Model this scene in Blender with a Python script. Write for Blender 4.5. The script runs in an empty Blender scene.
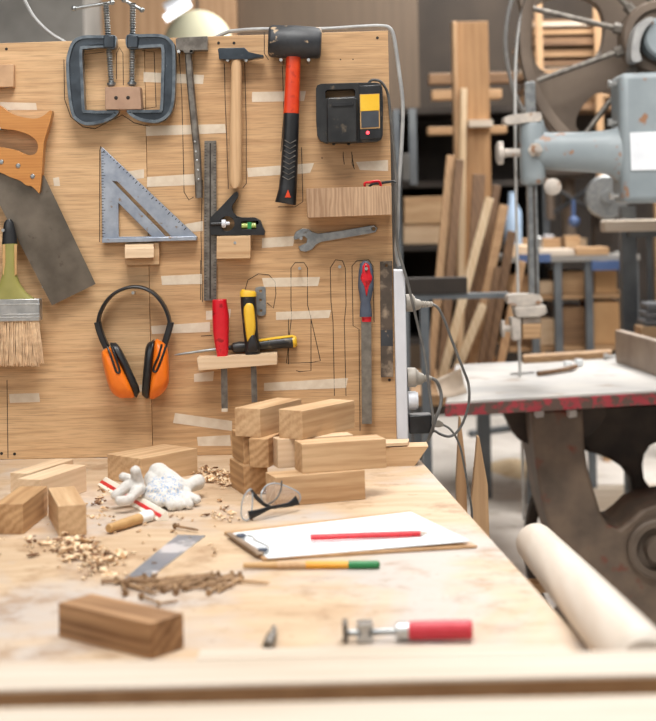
import bpy, bmesh, math, random
from mathutils import Vector, Matrix, Euler
from mathutils.geometry import tessellate_polygon
random.seed(11)
S = bpy.context.scene
COL = S.collection
PI = math.pi
# ---------------------------------------------------------------- camera model
FOC = 1450.0; CX, CY = 328.0, 215.0; ROLL = math.radians(1.2)
BZ = 0.90; CAMZ = BZ + 0.443; YB = 2.70
_c, _s = math.cos(ROLL), math.sin(ROLL)
def uv(px, py):
    dx, dy = px - CX, py - CY
    return dx * _c - dy * _s, dx * _s + dy * _c
def P(px, py, Y):                     # point of the place at distance Y
    u, v = uv(px, py)
    return Vector((u * Y / FOC, Y, CAMZ - v * Y / FOC))
def G(px, py, z=BZ):                  # point of the place on the level z
    u, v = uv(px, py)
    return P(px, py, FOC * (CAMZ - z) / v)
# ---------------------------------------------------------------- materials
def lin(h):
    if isinstance(h, str):
        h = h.lstrip('#'); rgb = [int(h[i:i + 2], 16) / 255 for i in (0, 2, 4)]
    else: rgb = [c / 255 for c in h]
    return tuple([c / 12.92 if c <= .04045 else ((c + .055) / 1.055) ** 2.4 for c in rgb] + [1.0])
class NT:
    def __init__(s, name):
        s.m = bpy.data.materials.new(name); s.m.use_nodes = True
        s.t = s.m.node_tree; s.b = s.t.nodes['Principled BSDF']
    def n(s, kind, **kw):
        nd = s.t.nodes.new('ShaderNode' + kind)
        for k, v in kw.items():
            if hasattr(nd, k) and k not in nd.inputs: setattr(nd, k, v)
            else: nd.inputs[k].default_value = v
        return nd
    def l(s, a, b): s.t.links.new(a, b)
    def coords(s, scale=(1, 1, 1), rot=(0, 0, 0), loc=(0, 0, 0), rnd=0.0):
        tc = s.n('TexCoord'); mp = s.n('Mapping')
        mp.inputs['Scale'].default_value = scale; mp.inputs['Rotation'].default_value = rot
        mp.inputs['Location'].default_value = loc
        src = tc.outputs['Object']
        if rnd:
            oi = s.n('ObjectInfo'); mu = s.n('VectorMath', operation='SCALE')
            mu.inputs[0].default_value = (rnd, rnd * 1.7, rnd * 2.3); s.l(oi.outputs['Random'], mu.inputs['Scale'])
            ad = s.n('VectorMath', operation='ADD'); s.l(src, ad.inputs[0]); s.l(mu.outputs[0], ad.inputs[1]); src = ad.outputs[0]
        s.l(src, mp.inputs['Vector']); return mp.outputs['Vector']
    def noise(s, vec, scale, detail=4, rough=.55, dist=0):
        nd = s.n('TexNoise'); nd.inputs['Scale'].default_value = scale; nd.inputs['Detail'].default_value = detail
        nd.inputs['Roughness'].default_value = rough; nd.inputs['Distortion'].default_value = dist
        s.l(vec, nd.inputs['Vector']); return nd.outputs['Fac']
    def ramp(s, fac, stops):
        r = s.n('ValToRGB'); e = r.color_ramp.elements
        while len(e) < len(stops): e.new(.5)
        for el, (p, c) in zip(e, stops): el.position = p; el.color = c if len(c) == 4 else lin(c)
        s.l(fac, r.inputs['Fac']); return r.outputs['Color']
    def mix(s, fac, a, b, mode='MIX'):
        m = s.n('Mix', data_type='RGBA', blend_type=mode)
        for sock, v in ((m.inputs[0], fac), (m.inputs[6], a), (m.inputs[7], b)):
            if hasattr(v, 'is_linked') or hasattr(v, 'links'): s.l(v, sock)
            else: sock.default_value = v
        return m.outputs[2]
    def bump(s, h, strength=.2, dist=.002):
        b = s.n('Bump'); b.inputs['Strength'].default_value = strength; b.inputs['Distance'].default_value = dist
        s.l(h, b.inputs['Height']); s.l(b.outputs['Normal'], s.b.inputs['Normal'])
    def done(s, col=None, rough=.5, metal=0.0, spec=None):
        if col is not None:
            if hasattr(col, 'links'): s.l(col, s.b.inputs['Base Color'])
            else: s.b.inputs['Base Color'].default_value = col
        s.b.inputs['Roughness'].default_value = rough; s.b.inputs['Metallic'].default_value = metal
        if spec is not None: s.b.inputs['Specular IOR Level'].default_value = spec
        return s.m
WHITE = (1, 1, 1, 1); BLACK = (0, 0, 0, 1)
def pm(name, c1, c2=None, scale=30, rough=.5, metal=0.0, bump=0.0, stretch=(1, 1, 1), lo=.35, hi=.68, c3=None, scale3=60, lo3=.58, hi3=.66, rnd=1.0):
    t = NT(name); v = t.coords(stretch, rnd=rnd)
    c2 = c2 or c1
    f = t.noise(v, scale)
    col = t.ramp(f, [(lo, lin(c1)), (hi, lin(c2))])
    if c3:
        g = t.noise(v, scale3, 5); k = t.ramp(g, [(lo3, BLACK), (hi3, WHITE)])
        col = t.mix(k, col, lin(c3))
    if bump: t.bump(t.noise(v, scale * 3), bump)
    return t.done(col, rough, metal)
def wood(name, light, dark, axis='X', ring=38, dist=2.2, grain=.35, rough=.62, contrast=.75, off=(0, .05, .03), rnd=.8, third=None):
    """solid timber: growth rings round the grain axis, so sides show long grain and ends show rings"""
    rot = {'X': (0, 0, 0), 'Y': (0, 0, PI / 2), 'Z': (0, PI / 2, 0)}[axis]
    t = NT(name); v = t.coords((1, 1, 1), rot, off, rnd=rnd)
    st = t.n('Mapping'); st.inputs['Scale'].default_value = (.12, 1, 1); t.l(v, st.inputs['Vector'])
    w = t.n('TexWave', wave_type='RINGS', rings_direction='X')
    w.inputs['Scale'].default_value = ring; w.inputs['Distortion'].default_value = dist
    w.inputs['Detail'].default_value = 3; w.inputs['Detail Scale'].default_value = 1.2
    t.l(st.outputs[0], w.inputs['Vector'])
    st2 = t.n('Mapping'); st2.inputs['Scale'].default_value = (.05, 1, 1); t.l(v, st2.inputs['Vector'])
    fine = t.noise(st2.outputs[0], 260, 3, .6)
    big = t.noise(st.outputs[0], 30, 3)
    a = t.ramp(w.outputs['Fac'], [(.1, BLACK), (.95, (contrast,) * 3 + (1,))])
    b = t.ramp(big, [(.4, BLACK), (.72, WHITE)])
    f = t.mix(.45, a, b); f2 = t.mix(grain, f, fine)
    col = t.ramp(f2, [(.08, lin(light)), (.62, lin(dark))])
    if third:
        k = t.ramp(t.noise(v, 7, 2), [(.5, BLACK), (.66, WHITE)]); col = t.mix(k, col, lin(third), 'MULTIPLY')
    t.bump(fine, .12, .001)
    return t.done(col, rough)
def emit(name, c, strength):
    t = NT(name); t.b.inputs['Emission Color'].default_value = lin(c); t.b.inputs['Emission Strength'].default_value = strength
    return t.done(lin(c), .5)
def glass(name, c, rough=.05, alpha=None):
    t = NT(name); t.b.inputs['Transmission Weight'].default_value = 1.0; t.b.inputs['IOR'].default_value = 1.2
    return t.done(lin(c), rough)
# ---------------------------------------------------------------- mesh helpers
def catmull(pts, n=6, closed=False):
    pts = [Vector(p) for p in pts]; out = []; N = len(pts)
    rng = range(N) if closed else range(N - 1)
    for i in rng:
        if closed: p0, p1, p2, p3 = pts[i - 1], pts[i], pts[(i + 1) % N], pts[(i + 2) % N]
        else: p0, p1, p2, p3 = pts[max(i - 1, 0)], pts[i], pts[i + 1], pts[min(i + 2, N - 1)]
        for k in range(n):
            t = k / n
            out.append(.5 * ((2 * p1) + (p2 - p0) * t + (2 * p0 - 5 * p1 + 4 * p2 - p3) * t * t + (3 * p1 - p0 - 3 * p2 + p3) * t ** 3))
    if not closed: out.append(pts[-1])
    return out
def curve2(pts, n=5): return [(p.x, p.y) for p in catmull([(a, b, 0) for a, b in pts], n, True)]
def circ(cx, cy, r, n=24, ry=None): return [(cx + r * math.cos(2 * PI * k / n), cy + (ry or r) * math.sin(2 * PI * k / n)) for k in range(n)]
def area2(p): return sum(p[i - 1][0] * p[i][1] - p[i][0] * p[i - 1][1] for i in range(len(p))) / 2
def inset(poly, d):
    sgn = 1 if area2(poly) > 0 else -1; out = []; n = len(poly)
    for i in range(n):
        a, b, c = Vector(poly[i - 1]), Vector(poly[i]), Vector(poly[(i + 1) % n])
        e1 = (b - a); e2 = (c - b)
        if e1.length < 1e-6 or e2.length < 1e-6: out.append(tuple(b)); continue
        e1.normalize(); e2.normalize()
        n1 = Vector((-e1.y, e1.x)) * sgn; n2 = Vector((-e2.y, e2.x)) * sgn
        m = n1 + n2
        if m.length < 1e-4: m = n1
        m.normalize(); k = d / max(.5, m.dot(n1)); q = b + m * k; out.append((q.x, q.y))
    return out
class MB:
    def __init__(s): s.bm = bmesh.new()
    def solid(s, loops, ext):
        """loops: outer outline and holes as lists of 3D points; ext: extrusion vector"""
        flat = [Vector(p) for lp in loops for p in lp]
        tris = tessellate_polygon([[Vector(p) for p in lp] for lp in loops])
        a = [s.bm.verts.new(p) for p in flat]; b = [s.bm.verts.new(p + ext) for p in flat]
        fs = []
        for t in tris:
            for vs in ((a[t[0]], a[t[1]], a[t[2]]), (b[t[2]], b[t[1]], b[t[0]])):
                try: fs.append(s.bm.faces.new(vs))
                except ValueError: pass
        k = 0
        for lp in loops:
            n = len(lp)
            for i in range(n):
                j = (i + 1) % n
                try: fs.append(s.bm.faces.new((a[k + i], b[k + i], b[k + j], a[k + j])))
                except ValueError: pass
            k += n
        bmesh.ops.recalc_face_normals(s.bm, faces=fs); return s
    def pris(s, poly, y0, y1, holes=()):
        """outline as seen from the front, front face at distance y0, back at y1"""
        loops = [[P(x, y, y0) for x, y in poly]] + [[P(x, y, y0) for x, y in h] for h in holes]
        return s.solid(loops, Vector((0, y1 - y0, 0)))
    def slab(s, pts, th):             # polygon on a level, thickened by th in z
        return s.solid([[Vector(p) for p in pts]], Vector((0, 0, th)))
    def box(s, c, size, rot=None):
        M = Matrix.Translation(c) @ (rot.to_matrix().to_4x4() if rot else Matrix.Identity(4)) @ Matrix.Diagonal((*size, 1))
        bmesh.ops.create_cube(s.bm, size=1, matrix=M); return s
    def ell(s, c, r, rot=None, seg=16):
        if not hasattr(r, '__len__'): r = (r, r, r)
        M = Matrix.Translation(c) @ (rot.to_matrix().to_4x4() if rot else Matrix.Identity(4)) @ Matrix.Diagonal((*r, 1))
        bmesh.ops.create_uvsphere(s.bm, u_segments=seg, v_segments=max(6, seg * 2 // 3), radius=1, matrix=M); return s
    def tube(s, pts, rad, n=12, up=(0, 1, 0), cap=True, power=1.0, closed=False):
        pts = [Vector(p) for p in pts]; N = len(pts); up = Vector(up)
        if not hasattr(rad, '__len__') or (isinstance(rad, tuple) and len(rad) == 2): rad = [rad] * N
        rings = []; a = None
        for i in range(N):
            if closed: t = pts[(i + 1) % N] - pts[i - 1]
            else: t = pts[min(i + 1, N - 1)] - pts[max(i - 1, 0)]
            t.normalize()
            if a is None:
                a = up.cross(t)
                if a.length < 1e-3: a = Vector((1, 0, 0)).cross(t)
            else: a = a - t * a.dot(t)
            a.normalize(); b = t.cross(a)
            r = rad[i]; ra, rb = r if hasattr(r, '__len__') else (r, r)
            ring = []
            for k in range(n):
                c, q = math.cos(2 * PI * k / n), math.sin(2 * PI * k / n)
                c = math.copysign(abs(c) ** power, c); q = math.copysign(abs(q) ** power, q)
                ring.append(s.bm.verts.new(pts[i] + a * (ra * c) + b * (rb * q)))
            rings.append(ring)
        fs = []
        for i in range(N if closed else N - 1):
            A, B = rings[i], rings[(i + 1) % N]
            for k in range(n): fs.append(s.bm.faces.new((A[k], A[(k + 1) % n], B[(k + 1) % n], B[k])))
        if cap and not closed:
            fs.append(s.bm.faces.new(rings[0][::-1])); fs.append(s.bm.faces.new(rings[-1]))
        bmesh.ops.recalc_face_normals(s.bm, faces=fs); return s
    def rod(s, a, b, r, n=12, r2=None): return s.tube([a, b], [r, r if r2 is None else r2], n, up=(0, .3, 1))
    def lathe(s, a, axis, prof, n=24):   # prof: (distance along axis, radius)
        ax = Vector(axis).normalized(); a = Vector(a); e = Vector((0, .31, .95)).cross(ax)
        if e.length < .05: e = Vector((1, 0, 0)).cross(ax)
        e.normalize(); f = ax.cross(e); rings = []; fs = []
        for d, r in prof:
            r = max(r, 1e-5); rings.append([s.bm.verts.new(a + ax * d + e * (r * math.cos(2 * PI * k / n)) + f * (r * math.sin(2 * PI * k / n))) for k in range(n)])
        for A, B in zip(rings, rings[1:]):
            for k in range(n): fs.append(s.bm.faces.new((A[k], A[(k + 1) % n], B[(k + 1) % n], B[k])))
        fs.append(s.bm.faces.new(rings[0][::-1])); fs.append(s.bm.faces.new(rings[-1]))
        bmesh.ops.recalc_face_normals(s.bm, faces=fs); return s
    def puff(s, poly, y0, y1, k=5, back=False, e=.55):
        """cushion-like body: outline at distance y1 swelling forward to y0"""
        cx = sum(p[0] for p in poly) / len(poly); cy = sum(p[1] for p in poly) / len(poly); rings = []
        for i in range(k + 1):
            t = i / k * PI / 2; sc = max(.02, math.cos(t) ** e); Y = y1 + (y0 - y1) * math.sin(t)
            rings.append([s.bm.verts.new(P(cx + (x - cx) * sc, cy + (y - cy) * sc, Y)) for x, y in poly])
        n = len(poly); fs = []
        for A, B in zip(rings, rings[1:]):
            for i in range(n): fs.append(s.bm.faces.new((A[i], A[(i + 1) % n], B[(i + 1) % n], B[i])))
        fs.append(s.bm.faces.new(rings[-1])); fs.append(s.bm.faces.new(rings[0][::-1]))
        bmesh.ops.recalc_face_normals(s.bm, faces=fs); return s
WL = {}
def put(name, mb, mat, parent=None, label=None, bevel=0, seg=2, smooth=True, ang=35, mods=()):
    bm = mb.bm; me = bpy.data.meshes.new(name)
    lo = Vector([min(v.co[i] for v in bm.verts) for i in range(3)]); hi = Vector([max(v.co[i] for v in bm.verts) for i in range(3)])
    loc = Vector(((lo.x + hi.x) / 2, (lo.y + hi.y) / 2, lo.z))
    bmesh.ops.translate(bm, verts=bm.verts, vec=-loc)
    if smooth:
        for f in bm.faces: f.smooth = True
    bm.to_mesh(me); bm.free()
    if smooth: me.set_sharp_from_angle(angle=math.radians(ang))
    me.materials.append(mat)
    o = bpy.data.objects.new(name, me); COL.objects.link(o)
    if parent: o.parent = parent; o.location = loc - WL[parent.name]
    else: o.location = loc
    WL[o.name] = loc
    if label: o['label'] = label
    if bevel:
        b = o.modifiers.new('bevel', 'BEVEL'); b.width = bevel; b.segments = seg; b.limit_method = 'ANGLE'; b.angle_limit = math.radians(40)
        b.harden_normals = False
    for kind, kw in mods:
        m = o.modifiers.new(kind.lower(), kind)
        for k, v in kw.items(): setattr(m, k, v)
    return o
def thing(name, label, cat, loc, group=None):
    o = bpy.data.objects.new(name, None); COL.objects.link(o); o.location = loc; o.empty_display_size = .05
    WL[o.name] = Vector(loc); return tag(o, label, cat, group)
def tag(o, label, cat, group=None, kind=None):
    o['label'] = label; o['category'] = cat
    if group: o['group'] = group
    if kind: o['kind'] = kind
    return o
def struct(name, mb, mat):
    o = put(name, mb, mat, smooth=False); o['kind'] = 'structure'; return o
# ---------------------------------------------------------------- palette
M = {}
M['block'] = wood('oak_block', (220, 188, 148), (172, 132, 92), 'X', ring=26, dist=6, contrast=.42, grain=.45)
M['blockpale'] = wood('pale_block', (228, 202, 170), (204, 172, 136), 'X', ring=40, contrast=.4)
M['oldoak'] = wood('old_oak', (188, 148, 108), (122, 86, 54), 'X', ring=26, dist=6, contrast=.55)
M['walnut'] = wood('brown_block', (206, 168, 124), (150, 110, 70), 'X', ring=30, dist=5, contrast=.55)
M['pine'] = wood('pine', (212, 200, 186), (190, 174, 154), 'X', ring=18, contrast=.5)
M['pinez'] = wood('pine_upright', (200, 164, 124), (160, 122, 86), 'Z', ring=30, contrast=.45)
M['pinelight'] = wood('pale_upright', (226, 204, 172), (198, 168, 130), 'Z', ring=30, contrast=.5)
M['brownz'] = wood('brown_upright', (132, 100, 70), (92, 66, 44), 'Z', ring=30, contrast=.5)
M['brownx'] = wood('brown_board', (150, 116, 82), (104, 76, 52), 'X', ring=26)
M['tanx'] = wood('tan_board', (196, 160, 120), (158, 122, 86), 'X', ring=26)
M['handle'] = wood('ash_handle', (216, 182, 142), (190, 152, 112), 'Z', ring=90, contrast=.4)
M['sawhandle'] = wood('beech_handle', (202, 142, 74), (172, 108, 48), 'X', ring=70, rough=.35, contrast=.4, grain=.5)
M['iron'] = pm('dark_iron', (40, 47, 54), (62, 70, 78), 30, .3, .4, .1, c3=(120, 122, 122), scale3=90, lo3=.66, hi3=.74)
M['ironrim'] = pm('highlight_iron', (70, 78, 86), (112, 120, 126), 50, .3, .5)  # brighter than the frame iron, painting highlights onto the clamp rims
M['steel'] = pm('steel', (138, 142, 144), (170, 172, 172), 60, .34, .8, c3=(112, 100, 88), scale3=80, lo3=.62, hi3=.75)
M['oldsteel'] = pm('old_steel', (94, 88, 82), (134, 128, 120), 60, .5, .6, .15)
M['sawblade'] = pm('saw_steel', (92, 84, 74), (122, 112, 100), 14, .45, .55, .05, c3=(72, 58, 46), scale3=30, lo3=.6, hi3=.72)
M['alu'] = pm('aluminium', (146, 154, 168), (174, 181, 192), 40, .35, .55, c3=(142, 118, 92), scale3=70, lo3=.62, hi3=.7)
M['zinc'] = pm('zinc', (176, 178, 178), (206, 206, 204), 50, .3, .8)
M['rubber'] = pm('black_rubber', (34, 36, 40), (58, 60, 64), 30, .5, 0, .1, c3=(170, 146, 118), scale3=40, lo3=.62, hi3=.67)
M['black'] = pm('black_plastic', (22, 23, 25), (40, 41, 44), 30, .38)
M['dusty'] = pm('dusty_black_plastic', (22, 23, 25), (44, 44, 44), 26, .4, c3=(104, 92, 76), scale3=50, lo3=.6, hi3=.75)
M['mark'] = pm('ink', (34, 28, 24), (50, 42, 36), 30, .8)
M['orange'] = pm('orange_plastic', (236, 116, 22), (244, 128, 34), 20, .38)
M['orangered'] = pm('orange_red_fibre', (200, 54, 22), (214, 72, 28), 40, .4, c3=(180, 50, 24), scale3=60)
M['yellow'] = pm('yellow_plastic', (226, 178, 40), (234, 190, 58), 20, .4)
M['red'] = pm('red_plastic', (200, 18, 34), (216, 34, 48), 30, .32, c3=(150, 16, 26), scale3=60)
M['green'] = pm('green_lacquer', (30, 122, 66), (40, 136, 76), 20, .4)
M['olive'] = pm('olive_lacquer', (142, 138, 74), (156, 150, 86), 20, .4)
M['amber'] = pm('amber_wood', (184, 144, 92), (202, 162, 110), 40, .45)
M['bluegrip'] = pm('blue_grey_grip', (62, 70, 86), (80, 88, 104), 40, .55)
M['white'] = pm('white_plastic', (204, 206, 212), (214, 216, 222), 20, .4)
M['greyplug'] = pm('grey_plastic', (146, 140, 130), (168, 160, 150), 30, .5)
M['cable'] = pm('grey_cable', (84, 82, 80), (110, 108, 104), 40, .5)
M['cablelight'] = pm('pale_grey_cable', (146, 146, 146), (168, 168, 166), 40, .5)
M['paper'] = pm('white_paper', (240, 246, 250), (246, 250, 252), 8, .85)
M['tape'] = pm('masking_tape', (216, 202, 182), (204, 186, 164), 60, .7)
M['chip'] = pm('wood_chips', (232, 208, 172), (170, 124, 82), 90, .8, lo=.4, hi=.6)
M['rust'] = pm('rusty_steel', (110, 80, 54), (186, 152, 114), 22, .6, .25)
WORLD, E1, E2, E3, E4, EXPO, APERTURE = .28, 84, 32, 84, 150, .26, .0145
# ================================================================ the room
def room():
    t = NT('concrete_floor'); v = t.coords((1, 1, 1))
    c = t.ramp(t.noise(v, 2.2, 6), [(.35, lin((206, 198, 190))), (.7, lin((232, 226, 218)))])
    k = t.ramp(t.noise(v, 9, 5), [(.55, BLACK), (.68, (.6, .6, .6, 1))]); c = t.mix(k, c, lin((170, 158, 142)))
    fl = t.done(c, .85)
    t = NT('plastered_wall'); v = t.coords((1, 1, 1))
    c = t.ramp(t.noise(v, 1.6, 5), [(.3, lin((40, 34, 29))), (.7, lin((64, 54, 45)))])
    wl = t.done(c, .9)
    struct('floor', MB().box((.3, 4.0, -.05), (7.0, 11.4, .1)), fl)
    struct('wall_back', MB().box((.3, 9.65, 1.85), (7.0, .1, 3.7)), wl)
    struct('wall_left', MB().box((-3.25, 4.0, 1.85), (.1, 11.4, 3.7)), wl)
    struct('wall_right', MB().box((3.85, 4.0, 1.85), (.1, 11.4, 3.7)), wl)
    struct('ceiling', MB().box((.3, 5.6, 3.75), (7.0, 8.2, .1)), wl)
room()
# ================================================================ the bench
def bench_mat():
    t = NT('bench_plywood'); v = t.coords((1, 1, 1))
    st = t.n('Mapping'); st.inputs['Scale'].default_value = (1.6, 7, 1); t.l(v, st.inputs['Vector'])
    c = t.ramp(t.noise(st.outputs[0], 4, 6, .6, .6), [(.3, lin((186, 156, 124))), (.7, lin((208, 184, 154)))])
    k = t.ramp(t.noise(v, 3.1, 6, .62, .5), [(.47, BLACK), (.62, (.85, .85, .85, 1))]); c = t.mix(k, c, lin((188, 181, 176)))
    k = t.ramp(t.noise(v, 14, 6, .65), [(.53, BLACK), (.66, (.6, .6, .6, 1))]); c = t.mix(k, c, lin((150, 116, 84)))
    k = t.ramp(t.noise(v, 60, 3), [(.66, BLACK), (.72, (.5, .5, .5, 1))]); c = t.mix(k, c, lin((150, 116, 84)))
    t.bump(t.noise(v, 90, 3), .1); return t.done(c, .6)
bench = thing('workbench', 'large pale plywood workbench scattered with blocks, chips and hand tools', 'workbench', (-.35, 1.9, 0))
def bx(y): return .255 - (y - 1.46) * .086     # the right edge of the top
BACK, FRONT = 2.80, 0.98
put('bench_top', MB().slab([(-1.1, FRONT, BZ - .035), (bx(FRONT), FRONT, BZ - .035), (bx(BACK), BACK, BZ - .035), (-1.1, BACK, BZ - .035)], .035), bench_mat(), bench, bevel=.002, smooth=False)
for x, y in ((-1.02, 1.06), (.20, 1.06), (-1.02, 2.70), (.06, 2.70)):
    put('leg', MB().box((x, y, (BZ - .035) / 2), (.08, .08, BZ - .035)), M['tanx'], bench)
put('apron', MB().box((.06, 1.95, BZ - .085), (.03, 1.42, .10)), M['tanx'], bench)
put('apron', MB().box((-.42, 1.06, BZ - .085), (1.04, .03, .10)), M['tanx'], bench)
# ================================================================ the tool board
def board_mat(nm, l, d):
    t = NT(nm); v = t.coords((1, 1, 1))
    st = t.n('Mapping'); st.inputs['Scale'].default_value = (1.3, 1, 34); t.l(v, st.inputs['Vector'])
    f = t.noise(st.outputs[0], 2.6, 5, .62, .35)
    c = t.ramp(f, [(.25, lin(d)), (.52, lin(l)), (.78, lin(tuple(min(255, q + 14) for q in l)))])
    st2 = t.n('Mapping'); st2.inputs['Scale'].default_value = (3, 1, 90); t.l(v, st2.inputs['Vector'])
    k = t.ramp(t.noise(st2.outputs[0], 5, 4, .6), [(.48, BLACK), (.7, (.6, .6, .6, 1))]); c = t.mix(k, c, lin(tuple(q * .78 for q in d)))
    k = t.ramp(t.noise(v, 5, 4), [(.5, BLACK), (.75, (.3, .3, .3, 1))]); c = t.mix(k, c, lin((186, 140, 98)))
    return t.done(c, .6)
board = thing('tool_board', 'upright wooden board with outlined tools hung on pegs behind the workbench', 'tool board', P(200, 455, YB))
bl = board_mat('board_left_ply', (208, 171, 128), (180, 140, 98)); br = board_mat('board_right_ply', (196, 157, 114), (166, 126, 86))
zb = BZ + .0005
def bpoly(pts): return pts
def zpx(px):                            # image row of the bench level at the board
    lo, hi = 400, 500
    for _ in range(40):
        m = (lo + hi) / 2
        if P(px, m, YB).z > zb: lo = m
        else: hi = m
    return lo
put('panel', MB().pris([(-40, 44.5), (144, 38.6), (152.6, zpx(152.6)), (-32, zpx(-32))], YB, YB + .022), bl, board, bevel=.0008, smooth=False)
put('panel', MB().pris([(144.4, 38.6), (388, 30.5), (397, zpx(397)), (153, zpx(153))], YB, YB + .022), br, board, bevel=.0008, smooth=False)
def patch(pts, y=YB, th=.0004): return MB().pris(pts, y - th, y)
tapes = [[(143.5, 72), (204, 75), (203, 84), (143.5, 82)], [(146, 126), (225, 124), (226, 133), (146, 136)], [(147, 177), (194, 174), (195, 185), (147, 187)],
 [(123, 172), (144, 169), (144, 178), (124, 180)], [(0, 102), (36, 103), (37, 110), (0, 110)], [(53, 178), (59, 177), (60, 186), (54, 186)],
 [(252, 92), (306, 91), (304, 101), (252, 102)], [(247, 168), (314, 163), (310, 173), (248, 177)], [(356, 162), (388, 160), (388, 171), (360, 170)],
 [(161, 276), (202, 274), (202, 284), (162, 285)], [(151, 326), (210, 322), (210, 332), (152, 334)], [(185, 224), (203, 221), (203, 231), (187, 232)],
 [(9, 394), (39, 393), (40, 402), (10, 403)], [(194, 374), (214, 371), (213, 381), (194, 382)], [(175, 413), (232, 421), (232, 431), (173, 423)],
 [(262, 238), (295, 236), (293, 246), (262, 248)], [(262, 278), (320, 277), (318, 286), (264, 287)], [(276, 312), (331, 310), (329, 318), (276, 320)],
 [(264, 383), (348, 378), (346, 388), (264, 391)], [(206, 311), (231, 309), (230, 318), (206, 320)], [(197, 437), (230, 435), (231, 446), (198, 446)], [(139, 385), (152, 384), (152, 391), (139, 392)]]
for q in tapes: put('tape_strip', patch(q), M['tape'], board, smooth=False)
def line(pts, w=.0007):
    m = MB(); m.tube([P(x, y, YB - .0002) for x, y in pts], [(w, .0003)] * len(pts), 4, up=(0, 1, 0)); return m
def tr(sc, ox, oy, pts): return [(ox + x / sc, oy + y / sc) for x, y in pts]
Z4 = lambda p: tr(2.852, 190, 210, p)
lines = [Z4([(288, 275), (288, 165), (300, 150), (325, 150), (335, 165), (335, 270), (345, 310), (372, 430), (345, 435), (275, 437), (290, 300), (288, 275)]),
 Z4([(281, 440), (281, 310)]), Z4([(303, 458), (312, 461), (345, 458), (345, 300)]),
 Z4([(412, 530), (408, 320), (402, 260), (400, 165), (415, 142), (435, 145), (443, 165), (445, 270), (440, 320), (445, 530)]),
 Z4([(485, 630), (482, 340), (465, 330), (462, 160), (475, 145), (510, 142), (522, 160), (525, 320)]),
 Z4([(155, 235), (165, 200), (195, 182), (225, 185), (243, 205), (245, 240), (238, 280), (220, 265)]),
 tr(3.124, 0, 0, [(560, 170), (568, 300), (572, 460), (575, 600), (590, 625), (605, 615)]),
 tr(3.79, 165, 20, [(225, 165), (228, 300), (232, 400), (240, 640)]), tr(3.79, 165, 20, [(302, 160), (308, 400), (308, 620), (295, 636)]),
 tr(5.046, 55, 0, [(45, 300), (48, 500), (80, 590), (140, 640), (200, 650), (300, 600), (340, 580), (400, 620), (480, 640)]),
 tr(5.046, 55, 0, [(150, 550), (145, 275), (250, 262)]), tr(5.046, 55, 0, [(310, 400), (310, 270), (325, 240), (343, 270), (345, 430)]),
 tr(5.046, 55, 0, [(440, 255), (500, 262), (510, 540), (440, 548)]), tr(4.686, 260, 15, [(20, 80), (20, 180), (40, 210)]),
 tr(4.686, 260, 15, [(105, 240), (112, 460), (98, 640)]), tr(2.852, 190, 0, [(318, 420), (322, 575), (300, 590), (250, 590)]),
 tr(4.686, 260, 15, [(390, 640), (390, 660), (395, 700)]), tr(4.686, 260, 15, [(430, 640), (432, 665), (440, 710)]),
 [(99.6, 242), (99.8, 150), (101, 146)], tr(4.0056, 195, 130, [(30, 200), (24, 420), (30, 690)]),
 tr(4.507, 170, 260, [(138, 0), (138, 180)]), tr(4.507, 170, 260, [(140, 343), (190, 340)]), tr(5.964, 290, 155, [(372, 0), (370, 50), (385, 85)]), [(7, 380), (8, 458)]]
for q in lines: put('tool_outline', line(q), M['mark'], board, smooth=False)
for x, y in ((6.4, 49), (218.5, 43), (234, 43), (377.4, 37.8), (14.5, 454), (1.5, 453.5), (340.5, 59.5), (353, 59.3), (389.5, 380), (322, 158)):
    put('screw_hole', patch(circ(x, y, 1.5 if y not in (59.5, 59.3, 158) else .7, 12), th=.0005), M['mark'], board, smooth=False)
def peg(x, y, ln, r=.002, head=.003):
    p = P(x, y, YB); m = MB().lathe(p, (0, -1, 0), [(-.004, r), (ln - .002, r), (ln - .002, head), (ln, head), (ln, .0001)], 12)
    put('peg', m, M['zinc'], board)
for a in ((180, 53, .028), (192.6, 53, .028), (228.6, 61.6, .030), (247, 61.8, .030), (282, 63.4, .062), (309, 63.4, .062), (135, 292, .028), (3.2, 129.6, .035), (301.2, 238.3, .012), (8.6, 230, .047), (299.8, 268, .018), (339.6, 266.5, .018), (365.9, 268, .034), (45.5, 286, .02)):
    peg(*a)
# ================================================================ tools on the board
def onboard(t0, gap=.001): return YB - gap - t0, YB - gap
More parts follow.
